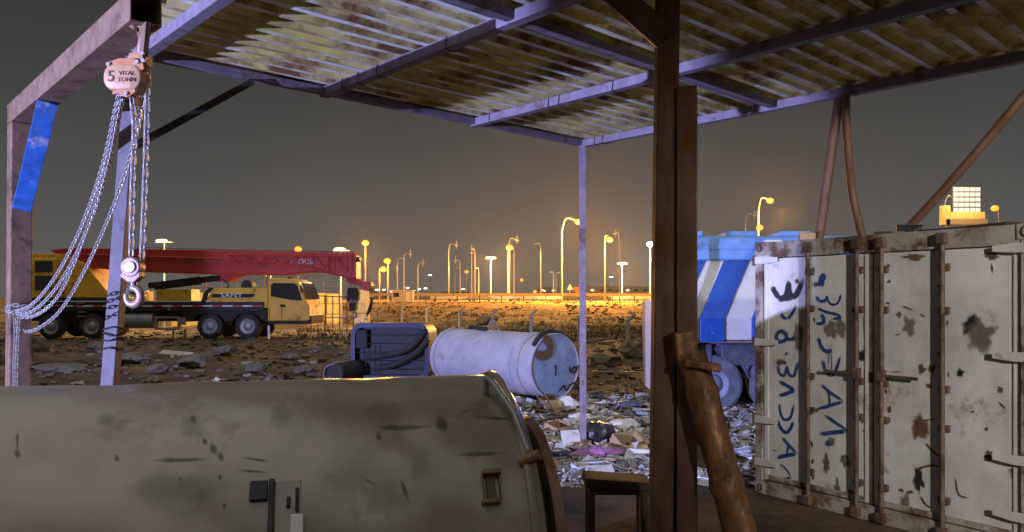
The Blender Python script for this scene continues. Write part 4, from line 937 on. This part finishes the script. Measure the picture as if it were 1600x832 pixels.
# ------------------------------------------------------------------ fence
fe = thing('fence', 'row of concrete fence posts with bent tops before the sand', 'fence', W(700, 520, 33)-V((0, 0, .9)))
fps = [(590, 479, 504), (628, 478, 507), (667, 478, 510), (718, 480, 518), (770, 483, 523), (830, 484, 527), (905, 487, 533), (981, 491, 548)]
tops = []
for (px, yt, yb) in fps:
    d_ = Gd(yb, .0)*.98; x = (px-800)/F*d_; g = gz(x, d_); zt_ = EYE-(yt-465)/F*d_
    arm = 8/F*37; elb = V((x, d_, zt_-.22)); tip = V((x+.26, d_-.03, zt_))
    w = .11
    MB().ring([V((x, d_, g-.15)), V((x, d_, (g+zt_)/2)), elb, tip], [.085, .08, .075, .06], 6, ph=.5).build('fence_post', M['concrete'], fe)
    tops.append((elb, tip, V((x, d_, g+.45))))
for j in range(3):
    for i in range(len(tops)-1):
        a, b = tops[i][j], tops[i+1][j]; m_ = a.lerp(b, .5)-V((0, 0, .05)); MB().ring([a, m_, b], .006, 4).build('fence_wire', M['blackm'], fe)
for (i, sx) in ((4, -1), (4, 1)):
    x = (fps[i][0]-800)/F*Gd(fps[i][2])*.98; d_ = Gd(fps[i][2])*.98; MB().cyl(V((x+sx*.05, d_, .75)), V((x+sx*.42, d_, gz(x, d_)-.05)), .055, n=6).build('post_stay', M['concrete'], fe)

# ------------------------------------------------------------------ lamps
def pt_light(nm, p, c, w, r=.3, parent=None):
    l = bpy.data.lights.new(nm, 'POINT'); l.energy = w; l.color = c; l.shadow_soft_size = r; o = bpy.data.objects.new(nm, l); col.objects.link(o)
    o.location = p
    if parent is not None: o.parent = parent; o.location = V(p)-ROOT[parent.name]
    return o
PB = 1.12
def lamp(px, ytop, hx, hy, glow, H, lab, style='arm', light=0, nm='street_lamp', grp='street lamps along the road', rad=None, d=None, lc=(1, .40, .05), pend=False):
    zt_ = PB+H
    if d is None: d = (zt_-EYE)*F/(465-min(ytop, hy))
    b = W(px, 465, d); g = gz(b.x, d); k = d/F
    root = thing(nm, lab, 'street lamp', (b.x, d, g), grp)
    top = W(px, ytop, d); r0 = max(.09, 1.5*k*.5) if d > 60 else .045
    MB().ring([V((b.x, d, g-.3)), V((b.x, d, (g+top.z)/2)), top], [r0*1.25, r0, r0*.75], 8).build('pole', M['pole'], root, True)
    hd = W(hx, hy, d)
    if style == 'arm':
        mid = V((top.x+(hd.x-top.x)*.25, d, max(top.z, hd.z)+abs(hd.x-top.x)*.18))
        arm = catmull([top, mid, V((top.x+(hd.x-top.x)*.7, d, max(top.z, hd.z)+abs(hd.x-top.x)*.15)), hd], 5)
        MB().ring(arm, r0*.5, 6).build('arm', M['pole'], root, True)
        hl = max(.30, 3.4*k)
        h_ = MB().box(hd+V((0, 0, hl*.16)), (hl*1.5, hl*.8, hl*.30)).build('lamp_head', M['pole'], root, bevel=.03)
        if pend: MB().cyl(hd+V((0, 0, hl*2.2)), hd-V((0, 0, hl*1.4)), r0*.55, n=6).build('pendant', M['pole'], root, True)
    else:
        hl = max(.4, 7*k)
        h_ = MB().box(hd+V((0, 0, -.18*hl)), (hl*2.2, .3, .12*hl)).build('lamp_bar', M['pole'], root)
    if glow:
        rr = rad if rad else max(.16, (3.5 if style == 'flood' else 4.9)*k)
        q = hd-V((0, .35 if style == 'flood' else .05, .0)); mb = MB(); N = 12; vs = []; fs = []
        sx = 2.2 if style == 'flood' else 1.15; sz_ = .5 if style == 'flood' else .9
        for i in range(7):
            a = -math.pi/2+math.pi*i/6
            for j in range(N): vs.append(q+V((math.cos(a)*math.cos(2*math.pi*j/N)*rr*sx, math.cos(a)*math.sin(2*math.pi*j/N)*rr, math.sin(a)*rr*sz_)))
        for i in range(6):
            for j in range(N): fs.append((i*N+j, i*N+(j+1) % N, (i+1)*N+(j+1) % N, (i+1)*N+j))
        mb.add(vs, fs); mb.build('lamp_lens', M[glow], h_, True)
        if light: pt_light('lamp_light', q-V((0, 1.6 if d < 60 else 2.6, rr*1.6+.9)), lc, light, .6, root)
    return root
OR, YE, WH = 'glow_or', 'glow_ye', 'glow_wh'
LW = 38000
lamp(878, 360, 903, 347, OR, 9.5, 'tallest lit orange street lamp beside the thin canopy post', light=LW*1.3, lc=(1, .42, .06))
lamp(945, 370, 952, 375, OR, 11, 'orange street lamp lit right of the canopy post on plain pole', light=LW)
lamp(968, 392, 961, 366, None, 11, 'unlit curved lamp behind the wide floodlight mast at right', d=118, pend=True)
lamp(972, 414, 972, 412, YE, 11, 'wide yellow floodlight mast nearest the brown column', 'flood', light=LW*1.5, lc=(1, .52, .14), nm='floodlight_mast', grp='floodlight masts', d=150)
lamp(767, 405, 767, 403, YE, 11, 'wide yellow floodlight mast in the middle of the road lamps', 'flood', light=LW*1.6, lc=(1, .52, .14), nm='floodlight_mast', grp='floodlight masts', d=170)
lamp(796, 388, 796, 387, OR, 11, 'orange street lamp lit just right of the middle floodlight', light=LW*.9)
lamp(794, 392, 808, 376, None, 11, 'unlit hooked lamp arching over an orange lamp', d=168, pend=True)
lamp(803, 396, 801, 390, None, 11, 'plain yellowish pole right of the middle floodlight', d=150)
lamp(845, 392, 837, 382, None, 11, 'lone unlit lamp arching left between two orange lamps', d=150)
lamp(865, 430, 861, 426, None, 8, 'short unlit lamp left of the tallest orange lamp', d=190); lamp(869, 430, 873, 427, None, 8, 'short unlit lamp touching the tallest orange pole', d=200)
lamp(1016, 386, 1016, 382, WH, 11, 'white lit lamp on a pale pole hugging the brown column', light=LW*.5, lc=(1, .95, .85))
lamp(593, 420, 599, 421, OR, 10, 'orange lamp lit on a thin dark pole right of boom tip', light=LW*.5)
lamp(606, 410, 605, 408, OR, 10, 'upper orange lamp of the pair right of boom tip', light=LW*.5)
lamp(571, 384, 571, 380, OR, 11, 'high orange lamp right of the boom head', light=LW*.7)
lamp(466, 392, 466, 390, OR, 11, 'orange lamp peeping over the boom lettering')
lamp(631, 402, 641, 398, None, 11, 'unlit hooked lamp behind the small booth, taller one', d=170, pend=True); lamp(621, 410, 630, 405, None, 11, 'unlit lamp behind the small booth, shorter one', d=185)
lamp(653, 417, 661, 412, None, 10, 'unlit lamp right of the small booth arching right', d=190, pend=True)
lamp(701, 392, 713, 384, None, 11, 'tall unlit hooked lamp above the middle fence post', d=160, pend=True)
lamp(719, 412, 712, 408, None, 10, 'unlit lamp arching left beside the tall hooked one', d=200, pend=True); lamp(711, 424, 716, 420, None, 10, 'thin low unlit lamp between two taller lamps', d=230)
lamp(742, 396, 737, 390, None, 11, 'bright pale unlit lamp left of the middle floodlight arching left', d=155, pend=True); lamp(748, 424, 746, 420, None, 9, 'short pale pole left of the middle floodlight', d=180)
lamp(737, 400, 737, 396, None, 10, 'thin pole behind the bright pale lamp', d=190)
lamp(729, 428, 729, 425, OR, 8, 'small orange lamp low left of the middle floodlight', d=260, rad=.55)
lamp(815, 440, 815, 438, OR, 8, 'small orange lamp low right of the hooked arch', d=270, rad=.5)
lamp(836, 457, 836, 456, OR, 5, 'tiny orange lamp just above the yellow barrier', d=280, rad=.55, nm='street_lamp')
lamp(1185, 330, 1203, 314, OR, 11, 'large orange lamp above the striped truck', light=LW*.7)
lamp(1182, 362, 1187, 356, OR, 11, 'smaller orange lamp between truck roof and container', d=150)
lamp(1165, 352, 1180, 338, None, 11, 'unlit hooked lamp rising behind the striped truck', d=110, pend=True)
lamp(1561, 343, 1554, 326, OR, 11, 'orange lamp at far right above the container roof')
lamp(257, 380, 257, 377, YE, 4.5, 'wide yellow floodlight above the crane boom at left', 'flood', light=2300, lc=(1, .66, .28), nm='floodlight_mast', grp='floodlight masts', d=43, rad=.15)
lamp(533, 393, 533, 390, YE, 4.5, 'wide yellow floodlight over the boom head', 'flood', light=2300, lc=(1, .66, .28), nm='floodlight_mast', grp='floodlight masts', d=44, rad=.15)
for (px, py) in ((589, 453), (612, 456), (637, 450), (655, 452), (724, 452), (846, 453), (854, 453), (954, 455), (982, 456), (992, 455), (955, 433), (665, 451), (600, 453), (672, 430)):
    d_ = 420.0
    lamp(px, py+1.5, px, py, 'glow_wh', 3, 'tiny white lamp far off on the horizon behind the barrier', 'flood', nm='distant_lamp', grp='tiny far lamps on the horizon', d=d_, rad=.42)
# far barrier, booth, buildings, cars
ba = thing('road_barrier', 'long yellow horizontal barrier running beyond the sand', 'barrier', (0, 118, PB))
for k in range(14):
    x0 = -22+k*3.4; MB().box((x0+1.7, 118, EYE+.42), (3.37, .3, .42)).build('barrier_panel', M['barrier'], ba, bevel=.02)
    MB().box((x0, 118, (PB+EYE+.2)/2-.1), (.14, .2, EYE-PB+.4)).build('barrier_post', M['blackm'], ba)
bo = thing('site_booth', 'small pale booth standing at the left end of barrier', 'booth', (W(628, 0, 112).x, 112, PB))
x0, x1 = W(612, 0, 112).x, W(645, 0, 112).x
MB().box(((x0+x1)/2, 112.8, PB+.85), (x1-x0, 1.6, 1.75)).build('wall', M['booth'], bo, bevel=.03); MB().box(((x0+x1)/2, 112.8, PB+1.76), (x1-x0+.3, 1.9, .1)).build('roof', M['white'], bo)
MB().box((x1-.7, 111.97, PB+.78), (.7, .05, 1.5)).build('door', M['white'], bo); MB().box((x0+.7, 111.97, PB+1.1), (.8, .05, .6)).build('window', M['glass'], bo)
blds = [(905, 1015, 449, 300, 'long dark low building on the horizon right of the canopy post'), (690, 730, 457, 380, 'low dark building on the horizon behind the tall hooked lamp'), (842, 872, 450, 330, 'small dark building behind the lone arched lamp'), (560, 600, 457, 300, 'low building on the horizon right of the boom tip')]
for (xa, xb, yt, d_, lab) in blds:
    a, b = W(xa, yt, d_), W(xb, yt, d_); bu = thing('far_building', lab, 'building', ((a.x+b.x)/2, d_, PB), 'low buildings on the horizon')
    MB().box(((a.x+b.x)/2, d_+6, (a.z+PB)/2-.2), (b.x-a.x, 12, a.z-PB+.4)).build('wall', M['building'], bu)
    MB().box(((a.x+b.x)/2, d_+6, a.z+.15), (b.x-a.x+.6, 12.6, .28)).build('roof', M['building'], bu)
    n = int((b.x-a.x)/3.2)
    for k in range(n):
        MB().box((a.x+(k+.5)*(b.x-a.x)/n, d_-.03, a.z-1.2), (1.3, .08, .8)).build('window', M['glow_panel'] if k % 4 == 1 else M['glass'], bu)
sg = thing('roadside_sign', 'white and red triangular sign left of the canopy post', 'sign', (W(890, 0, 140).x, 140, PB))
MB().cyl((W(890, 0, 140).x, 140, PB), (W(890, 0, 140).x, 140, W(0, 452, 140).z), .06, n=6).build('pole', M['pole'], sg, True)
mb = MB(); mb.prism([W(886, 453, 139.9), W(895, 453, 139.9), W(890.5, 444, 139.9)], (0, .05, 0)); mb.build('sign_board', M['white'], sg)
mb = MB(); mb.prism([W(896, 449, 139.9), W(906, 449, 139.9), W(906, 460, 139.9), W(902, 460, 139.9), W(896, 453, 139.9)], (0, .05, 0)); mb.build('red_board', M['reds'], sg)
# parked cars
carp = {c: mat('car_'+c, q, .3, .1, .05, 3, 0, spec=.6) for c, q in (('white', (.7, .7, .7)), ('silver', (.4, .41, .42)), ('dark', (.04, .04, .05)), ('red', (.3, .03, .03)))}
def make_car(cname, x, y, lab):
    g = gz(x, y); r_ = thing('parked_car', lab, 'car', (x, y, g), 'cars parked along the road')
    pf = [(-2.15, .35), (-2.15, .75), (-1.95, .88), (-1.35, .92), (-.75, 1.40), (.75, 1.43), (1.45, .98), (2.1, .86), (2.2, .55), (2.15, .35)]
    mb = MB(); mb.prism([(x+a, y, g+z) for a, z in pf], (0, 1.75, 0)); bd = mb.build('body', carp[cname], r_, bevel=.05)
    mb = MB(); mb.prism([(x+a, y-.012, g+z) for a, z in ((-1.2, .94), (-.7, 1.34), (.68, 1.37), (1.25, .97))], (0, .02, 0)); mb.build('side_window', M['glass'], bd)
    for sx in (-1.35, 1.35): wheel((x+sx, y+.1, g+.32), .32, .2, (0, -1, 0), r_, 'grey', 14)
    for sx in (-2.13, 2.16): MB().box((x+sx, y+.25, g+.68), (.06, .3, .14)).build('headlight' if sx > 0 else 'tail_light', M['white'] if sx > 0 else M['reds'], bd)
cars = [(692, 'white', 'white car parked left of the middle floodlight, leftmost one'), (722, 'white', 'white car parked under the arching pale lamp'), (752, 'silver', 'silver car parked just left of the middle floodlight pole'), (786, 'white', 'white car parked just right of the middle floodlight pole'), (822, 'silver', 'silver car parked left of the lone arched lamp'), (858, 'white', 'white car parked right of the lone arched lamp'), (888, 'dark', 'dark car parked below the triangular sign'), (935, 'dark', 'dark car parked right of the canopy post'), (962, 'white', 'white car parked below the right floodlight mast'), (995, 'silver', 'silver car parked beside the brown column')]
for (px, c, lab) in cars: make_car(c, (px-800)/F*138, 138+rng.uniform(-2, 2), lab)
# lit hoarding tower at the right
ho = thing('light_hoarding', 'bright lit panel tower above the container roof at right', 'hoarding', (W(1505, 0, 95).x, 95, PB))
HDp = 95.0
a, b = W(1490, 292, HDp), W(1533, 340, HDp)
cw, ch = (b.x-a.x)/5, (a.z-b.z)/6
MB().box(((a.x+b.x)/2, HDp+.2, (a.z+b.z)/2), (b.x-a.x+.1, .12, a.z-b.z+.1)).build('panel_frame', M['blackm'], ho)
for i in range(5):
    for j in range(6):
        MB().box((a.x+(i+.5)*cw, HDp+.1, b.z+(j+.5)*ch), (cw*.82, .08, ch*.74)).build('light_panel', M['glow_panel'], ho)
for (x0, y0, x1, y1, m) in ((1468, 322, 1482, 352, 'barrier'), (1482, 332, 1536, 343, 'barrier'), (1475, 343, 1540, 352, 'strap')):
    p, q = W(x0, y0, HDp), W(x1, y1, HDp); MB().box(((p.x+q.x)/2, HDp-.2, (p.z+q.z)/2), (q.x-p.x, .5, p.z-q.z)).build('platform', M[m], ho, bevel=.03)
for px in (1480, 1508, 1532): MB().cyl((W(px, 0, HDp).x, HDp, PB-.2), W(px, 345, HDp), .12, n=8).build('tower_leg', M['pole'], ho, True)
MB().ring(catmull([W(1476, 330, HDp-.4), W(1477, 316, HDp-.4), W(1482, 306, HDp-.4), W(1486, 308, HDp-.4)], 5), .06, 6).build('lamp_arm', M['pole'], ho, True)
pt_light('hoarding_light', W(1500, 300, HDp)-V((0, 3, 0)), (1, .7, .35), 2500, .5, ho)

# ------------------------------------------------------------------ rubble, litter and single pieces of debris
mb = MB(); r = random.Random(3)
def pick(r, pal): c = r.choice(pal); k = r.uniform(.7, 1.25); return tuple(min(1, q*k) for q in c)
STN = [(.17, .12, .08), (.11, .075, .05), (.22, .17, .11), (.07, .05, .035), (.28, .24, .17), (.14, .115, .07)]
for k in range(9000):
    y = 7.5+(r.random()**1.6)*36; x = r.uniform(-.75, .62)*y
    if x > .15*y and y < 11: continue
    s_ = (.03+.12*r.random()**3)*(1+y*.02); mb.cc = pick(r, STN)
    mb.rock((x, y, gz(x, y)+s_*.15), s_*r.uniform(.7, 2), s_, s_*r.uniform(.4, .8), r)
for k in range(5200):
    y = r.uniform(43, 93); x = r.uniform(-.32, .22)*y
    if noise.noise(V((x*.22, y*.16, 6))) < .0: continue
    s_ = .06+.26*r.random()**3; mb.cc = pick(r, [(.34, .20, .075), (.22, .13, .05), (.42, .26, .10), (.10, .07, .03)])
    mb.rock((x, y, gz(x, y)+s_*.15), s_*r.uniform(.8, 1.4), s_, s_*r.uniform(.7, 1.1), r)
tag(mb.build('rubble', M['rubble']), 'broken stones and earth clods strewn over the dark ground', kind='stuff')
mb = MB(); r = random.Random(5)
LIT = [(.68, .66, .68), (.52, .50, .52), (.72, .72, .75), (.30, .28, .29), (.16, .15, .16), (.6, .59, .62), (.45, .36, .28), (.34, .36, .46), (.52, .50, .50)]
for k in range(13000):
    y = 7.6+(r.random()**1.3)*6.5; fx = r.uniform(-.03, .36); x = fx*y
    if noise.noise(V((x*.7, y*.7, 2))) < -.28: continue
    if (V((x, y, 0))-V((CE.x, CE.y, 0))).length < .55: continue
    s_ = .025+.13*r.random()**3.2; mb.cc = pick(r, LIT)
    z = gz(x, y)
    if r.random() < .42: mb.flake((x, y, z+.02+.05*r.random()), s_*r.uniform(.8, 1.8), s_, r, .004+.01*r.random(), .45)
    else: mb.rock((x, y, z+s_*.2), s_, s_*.8, s_*.6, r)
for k in range(900):
    y = r.uniform(8, 17); x = r.uniform(-.5, .0)*y; s_ = .03+.1*r.random()**3; mb.cc = pick(r, LIT); mb.flake((x, y, gz(x, y)+.03), s_*1.5, s_, r, .005, .4)
tag(mb.build('litter', M['litter']), 'pale paper scraps and rubbish carpeting the lit ground', kind='stuff')
# dry grass along the fence foot
mb = MB(); r = random.Random(9)
GR = [(.07, .075, .03), (.11, .10, .045), (.05, .055, .025), (.15, .12, .06)]
for k in range(9000):
    y = r.uniform(32, 47) if k < 7000 else r.uniform(47, 70); x = r.uniform(-.28, .20)*y
    if noise.noise(V((x*.3, y*.3, 4))) < -.05: continue
    z = gz(x, y); mb.cc = pick(r, GR); h = r.uniform(.10, .32); w = .03; a = r.random()*6.3; dx, dy = math.cos(a)*w, math.sin(a)*w; lx, ly = r.gauss(0, .1), r.gauss(0, .1)
    mb.add([(x-dx, y-dy, z-.02), (x+dx, y+dy, z-.02), (x+lx, y+ly, z+h)], [(0, 1, 2)])
tag(mb.build('dry_grass', M['rubble']), 'low dry scrub along the fence foot', kind='stuff')

def debris(nm, px, py, size, m, lab, cat, seed=1, rotz=0, tilt=(0, 0), form='rock', bev=.008):
    d_ = Gd(py); x = (px-800)/F*d_; d_ = d_; g = gz(x, d_); c = V((x, d_, g+size[2]*.38)); mb = MB(); rr = random.Random(seed)
    if form == 'rock':
        bm = bmesh.new(); bmesh.ops.create_icosphere(bm, subdivisions=2, radius=1)
        vs = []
        for v_ in bm.verts:
            p = v_.co; k_ = 1+.45*noise.noise(p*1.3+V((seed*3.1, 0, 0)))+.2*noise.noise(p*3.3+V((0, seed*1.7, 0)))
            p = V((p.x, p.y, p.z)); mx_ = max(abs(p.x), abs(p.y), abs(p.z)); p = p*(.72+.28/mx_)*k_
            vs.append(c+V((p.x*size[0]*.5, p.y*size[1]*.5, max(p.z, -.7)*size[2]*.5)))
        fs = [tuple(q.index for q in f.verts) for f in bm.faces]; bm.free(); mb.add(vs, fs)
    elif form == 'slab': mb.box(c, size, Matrix.Rotation(rotz, 3, 'Z') @ Matrix.Rotation(tilt[0], 3, 'X') @ Matrix.Rotation(tilt[1], 3, 'Y'))
    elif form == 'bag':
        N, K = 18, 9; vs = []; fs = []
        for i in range(K):
            a = -math.pi/2+math.pi*i/(K-1)
            for j in range(N):
                b = 2*math.pi*j/N; p = V((math.cos(a)*math.cos(b), math.cos(a)*math.sin(b), math.sin(a)))
                q = 1+.35*noise.noise(p*2.2+V((seed, 0, 0)))+.18*noise.noise(p*6+V((0, seed, 0)))
                p = V((p.x*size[0]/2, p.y*size[1]/2, p.z*size[2]/2))*q; ca, sa = math.cos(rotz), math.sin(rotz)
                vs.append(c+V((p.x*ca-p.y*sa, p.x*sa+p.y*ca, max(p.z, -size[2]*.36))))
        for i in range(K-1):
            for j in range(N): fs.append((i*N+j, i*N+(j+1) % N, (i+1)*N+(j+1) % N, (i+1)*N+j))
        mb.add(vs, fs)
    elif form == 'box':   # open carton with flaps
        rot = Matrix.Rotation(rotz, 3, 'Z') @ Matrix.Rotation(tilt[0], 3, 'X'); a, b, h = size; t = .008
        for (o_, s_) in (((0, -b/2, 0), (a, t, h)), ((0, b/2, 0), (a, t, h)), ((-a/2, 0, 0), (t, b-t, h)), ((a/2, 0, 0), (t, b-t, h)), ((0, 0, -h/2), (a, b, t))): mb.box(c+rot @ V(o_), s_, rot)
        for (o_, s_, ax, an) in (((0, -b*.72, h*.42), (a*.96, b*.45, t), 'X', .5), ((a*.66, 0, h*.45), (a*.35, b*.9, t), 'Y', .35)): mb.box(c+rot @ V(o_), s_, rot @ Matrix.Rotation(an, 3, ax))
    return tag(mb.build(nm, M[m], None, form == 'bag', bev if form in ('rock', 'slab') else 0, origin=V((x, d_, g))), lab, cat)
debris('plastic_bag', 936, 712, (.62, .34, .15), 'purple', 'crumpled purple plastic sheet at the canopy post foot', 'plastic', 3, -.1, form='bag')
debris('carton', 924, 744, (.36, .24, .15), 'paper', 'dented pale carton in front of the purple plastic', 'carton', 1, .25, form='box')
debris('carton', 944, 738, (.26, .2, .13), 'cylend', 'small bluish carton right of the pale one', 'carton', 1, -.15, form='box')
debris('cardboard_box', 980, 702, (.34, .26, .2), 'card', 'torn brown cardboard box right of the purple plastic', 'box', 1, .5, (.5, 0), 'box')
debris('paper_sheet', 893, 696, (.24, .03, .27), 'paper', 'white paper sheet propped against the canopy post', 'paper', 1, .3, (-.5, 0), 'slab', .002)
debris('black_bag', 935, 690, (.5, .4, .34), 'bag', 'black rubbish bag just right of the canopy post', 'bag', 6, .2, form='bag')
debris('white_canister', 884, 638, (.42, .3, .26), 'paper', 'round white canister lying below the cylinder end', 'canister', 9, .2, form='bag')
debris('brown_sack', 866, 640, (.34, .28, .22), 'card', 'brown sack wedged below the cylinder end', 'sack', 12, .2, form='bag')
debris('black_bag', 880, 722, (.2, .2, .18), 'bag', 'small black bag near the tank flange', 'bag', 16, 0, form='bag')
debris('plastic_bag', 975, 668, (.5, .34, .2), 'paper', 'crumpled white plastic bag on the litter near the column', 'bag', 31, .6, form='bag')
debris('plastic_bag', 905, 660, (.36, .3, .16), 'twhite', 'small white bag behind the canopy post', 'bag', 33, .2, form='bag')
debris('cloth_bundle', 985, 640, (.55, .4, .2), 'tdark', 'dark blue cloth bundle in front of the truck hopper', 'cloth', 35, .1, form='bag')
debris('carton', 870, 678, (.3, .22, .16), 'card', 'brown carton left of the canopy post', 'carton', 1, .9, (.3, 0), 'box')
debris('carton', 1000, 720, (.3, .2, .12), 'paper', 'flattened white carton against the brown column', 'carton', 1, -.4, (.25, 0), 'box')
debris('foam_block', 960, 728, (.26, .14, .09), 'twhite', 'white foam block right of the cartons', 'foam', 1, .5, (.1, .15), 'slab')
debris('plastic_bag', 1110, 690, (.42, .3, .16), 'cylend', 'bluish plastic bag between the strut and container', 'bag', 37, .2, form='bag')
debris('foam_block', 1150, 700, (.3, .2, .08), 'twhite', 'white foam slab beside the container corner', 'foam', 1, -.3, (.1, .1), 'slab')
debris('plastic_bag', 858, 732, (.3, .26, .13), 'card', 'tan sack beside the tank flange', 'sack', 39, .2, form='bag')
debris('concrete_lump', 55, 562, (.75, .6, .62), 'conc2', 'rounded pale concrete lump beside the left post', 'rubble lump', 4, 0)
debris('concrete_slab', 92, 590, (1.15, .5, .24), 'conc2', 'long pointed concrete slab below the rounded lump', 'slab', 8, 0)
debris('concrete_slab', 275, 566, (.85, .4, .10), 'concrete', 'pale flat concrete slab behind the tank near the hook', 'slab', 11, .1, (.2, .1), 'slab')
debris('concrete_slab', 205, 575, (1.1, .6, .3), 'conc2', 'tilted brown slab right of the lilac post', 'slab', 15, .1, (.2, .2))
for i, (px, py, s_, lab) in enumerate(((150, 560, .45, 'brown rock left of the lilac post'), (300, 582, .5, 'brown rock behind the tank under the crane wheels'), (350, 570, .45, 'brown rock below the rear crane wheel'), (400, 584, .4, 'brown rock below the front crane wheel'), (455, 570, .42, 'brown rock below the crane cab'), (475, 588, .4, 'brown rock left of the dark drum'), (245, 592, .35, 'small brown rock on the tank skyline'), (995, 560, .8, 'dark boulder left of the truck by the fence'), (945, 575, .6, 'dark boulder right of the pale cylinder'), (760, 510, .9, 'pale boulder by a fence post above the cylinder'))):
    debris('rock', px, py, (s_*1.4, s_, s_*.7), 'conc2', lab, 'rock', 20+i)
for i, (x0, y0, x1, y1, w, m, lab) in enumerate(((840, 668, 905, 652, .10, 'wood', 'brown plank lying left of the canopy post'), (925, 632, 1014, 650, .09, 'lilac', 'long thin beam across the litter right of post'), (850, 690, 915, 698, .14, 'card', 'flat cardboard strip lying by the white sheet'), (925, 586, 1012, 588, .05, 'grey', 'thin pale pipe behind the litter'), (1090, 652, 1176, 655, .07, 'rod', 'rusty bar on the ground under the truck'), (842, 648, 900, 662, .07, 'rod', 'rusty strip lying below the cylinder'), (955, 655, 1010, 668, .12, 'wood', 'dark board on the litter near the column'))):
    da, db = Gd(y0), Gd(y1); a = W(x0, y0, da); b = W(x1, y1, db); a.z = gz(a.x, a.y)+.06; b.z = gz(b.x, b.y)+.07
    tag(MB().beam(a, b, w, .035).build('plank' if m in ('wood', 'card') else 'bar', M[m], None, False, .004, origin=(a+b)/2), lab, 'plank' if m in ('wood', 'card') else 'bar')
# low bench in the shade
be = thing('wooden_bench', 'low dark wooden bench in the shade beside the column', 'bench', (.82, 5.9, 0))
MB().box((.80, 5.9, .44), (.50, .30, .07), Matrix.Rotation(R(4), 3, 'Y')).build('seat', M['wood'], be, bevel=.012)
MB().box((.81, 5.9, .385), (.46, .24, .05)).build('apron', M['wood'], be, bevel=.006)
for sx in (-.2, .2):
    for sy in (-.1, .1): MB().box((.80+sx, 5.9+sy, .18), (.05, .05, .40)).build('leg', M['wood'], be)

# ------------------------------------------------------------------ the work floodlight and an added warm fill lamp behind the camera
def work_light(pos, aim, w, c, angle, blend, nm, lab, soft):
    root = thing(nm, lab, 'floodlight', (pos.x, pos.y, gz(pos.x, pos.y)))
    d_ = (aim-pos).normalized()
    MB().cyl((pos.x, pos.y, .05), (pos.x, pos.y, pos.z-.1), .022, n=10).build('mast', M['blackm'], root, True)
    for k in range(3):
        a = 2*math.pi*k/3+.4; MB().cyl((pos.x, pos.y, .6), (pos.x+.45*math.cos(a), pos.y+.45*math.sin(a), 0), .014, n=8).build('leg', M['blackm'], root, True)
    hb_ = MB().beam(pos-d_*.10, pos-d_*.03, .34, .26).build('housing', M['blackm'], root, bevel=.012)
    MB().beam(pos-d_*.029, pos-d_*.022, .29, .21).build('lens', M['led'] if c[2] > .9 else M['glow_dim'], hb_)
    l = bpy.data.lights.new(nm+'_lamp', 'SPOT'); l.energy = w; l.color = c; l.spot_size = R(angle); l.spot_blend = blend; l.shadow_soft_size = soft
    o = bpy.data.objects.new(nm+'_lamp', l); col.objects.link(o); o.parent = root; o.location = pos-V((pos.x, pos.y, gz(pos.x, pos.y))); o.rotation_euler = d_.to_track_quat('-Z', 'Y').to_euler()
work_light(FLOOD_POS, FLOOD_AIM, FLOOD_W, FLOOD_COL, 55.5, .13, 'work_floodlight', 'bluish white work floodlight on a tripod left of the yard', .05)
work_light(LAMP2_POS, LAMP2_AIM, LAMP2_W, (1, .95, .90), 43, .9, 'added_warm_lamp', 'added warm fill lamp on a tripod right of the yard', .15)  # unseen fill lamp, added to brighten the container and set to spare the roof

# ------------------------------------------------------------------ night haze that the lamps glow in
def haze():
    m = bpy.data.materials.new('haze_air'); m.use_nodes = True; t = m.node_tree; t.nodes.clear()
    o = t.nodes.new('ShaderNodeOutputMaterial'); v = t.nodes.new('ShaderNodeVolumePrincipled'); t.links.new(v.outputs[0], o.inputs['Volume'])
    v.inputs['Color'].default_value = (.95, .93, .9, 1); v.inputs['Density'].default_value = .00009; v.inputs['Anisotropy'].default_value = .80
    mb = MB(); mb.box((0, 240, 20), (1400, 560, 43)); tag(mb.build('haze', m), 'thin night haze filling the whole yard and road', kind='stuff')
haze()
